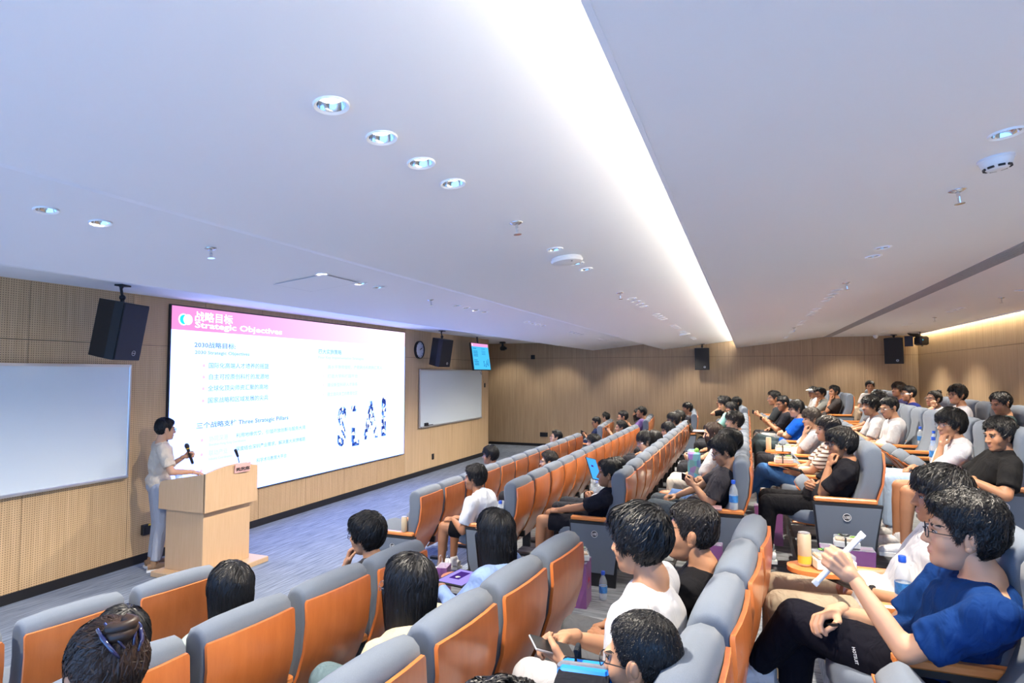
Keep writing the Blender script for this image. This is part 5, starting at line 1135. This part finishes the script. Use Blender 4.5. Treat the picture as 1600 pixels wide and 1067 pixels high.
can('tall cream can with yellow patch on the orange tray of the near fifth row', (3.29, -.24, .64+.677)); lunch_box('green-ribboned lunch box on the orange tray of the near fifth row', (3.30, -.36, .64+.677), pi/2+.25, 'ribbon_g')
can('tall cream drink can on a tray in the fifth row by the empty seats', (7.98, -.22, .64+.677)); lunch_box('lunch box on the farther orange tray of the fifth row', (7.95, -.38, .64+.677), pi/2)
lunch_box('lunch box on the nearer orange tray before the striped shirt', (6.92, -.33, .64+.677), pi/2)
t = thing('tablet_computer', 'tablet with violet screen on the orange tray near the pale blue sweater', 'tablet', (3.38, 1.64, .32+.677), -.15); put('case', MB().box((0, 0, .006), (.26, .20, .012), bev=.003), M['black'], t); put('display', MB().box((0, 0, .0125), (.235, .175, .001)), M['tab_v'], t); put('picture', MB().box((.02, .02, .0135), (.13, .07, .001)), M['tab_d'], t)
put('picture_spot', MB().lathe([(.001, .0145), (.016, .0145)], c=(-.01, .015, 0), n=16, caps=False), M['boxw'], t)
t = thing('laptop', 'open dark laptop in front of the mint-shirted person', 'laptop', (11.9, .86, .48+.677), 0); put('keyboard_deck', MB().box((0, 0, .009), (.32, .22, .018), bev=.004), M['alu'], t); put('screen_lid', MB().box((0, .16, .10), (.32, .008, .21), R=Rx(-.45)), M['black'], t)
def printbag():
    m, N, L, b = nt('printed_bag'); tc = N.new('ShaderNodeTexCoord'); v = N.new('ShaderNodeTexVoronoi'); v.inputs['Scale'].default_value = 14; L.new(tc.outputs['Object'], v.inputs['Vector'])
    mx = N.new('ShaderNodeMixRGB'); mx.blend_type = 'MULTIPLY'; mx.inputs[0].default_value = .75; mx.inputs[1].default_value = (.30, .42, .62, 1); L.new(v.outputs['Color'], mx.inputs[2]); L.new(mx.outputs[0], b.inputs['Base Color']); b.inputs['Roughness'].default_value = .3; return m
t = thing('printed_shopping_bag', 'blue patterned glossy bag on the lap of the long-haired woman', 'bag', (7.42, .60, .48+.56), .1); put('bag_body', MB().box((0, 0, .15), (.36, .14, .30), bev=.02), printbag(), t); put('green_pack', MB().box((-.10, -.03, .31), (.09, .05, .06), bev=.015), M['green'], t)
t = thing('backpack', 'black backpack with bright blue stripe on the lap of the buzz-cut man', 'backpack', (1.66, .43, .48+.55), .1)
def arch(w, h, y0, y1, m, nm):
    lp = [(-w/2, 0), (w/2, 0)]+[(w/2*math.copysign(abs(math.cos(a))**.6, math.cos(a)), h-.10+.10*abs(math.sin(a))**.7) for a in np.linspace(0, pi, 13)]
    mb = MB(); mb.extr(lp, y0, y1, axis=1); return put(nm, mb, m, t, auto=True)
arch(.28, .40, -.07, .07, cloth((.012, .013, .018)), 'pack_body'); arch(.20, .30, -.11, -.065, cloth((.016, .018, .024)), 'front_pocket')
put('blue_stripe', MB().box((.02, 0, .203), (.085, .150, .404), bev=.012), mat('stripe_blue', (.0, .20, .80), .6), t, auto=True)
put('grey_webbing', MB().box((.02, 0, .205), (.032, .158, .408), bev=.010), cloth((.16, .17, .20)), t, auto=True)
put('carry_handle', MB().loft([(.03, .03, .395), (.04, .03, .43), (.08, .03, .43), (.09, .03, .39)], [.008]*4, 8), cloth((.02, .024, .03)), t)
# small print on the dark trousers, laid on the cloth surface
from mathutils.bvhtree import BVHTree
q_ = who('royal blue')['obj']; tr_ = next(o for o in q_.children if o.name.startswith('trousers')); bv = BVHTree.FromObject(tr_, bpy.context.evaluated_depsgraph_get())
hit = bv.ray_cast(Vector((-1, .58, .52)), Vector((1, 0, 0)))
if hit[0] is not None:
    h_ = hit[0]+hit[1]*.006; text('leg_print', 'HOTSUIT', .015, M['white'], tr_, tuple(h_+Vector((0, 0, .05))), (pi/2, math.radians(80), -pi/2+math.atan2(-hit[1].y, -hit[1].x)), 'LEFT', .0004)
TRAYS = {('L', 5, 0): (-.06, .62), ('L', 3, 0): (.17, .70), ('M', 5, 4): (-.05, .62), ('M', 5, 2): (-.03, .62), ('M', 4, 11): (0, .85)}
build_seats()
bake_text()
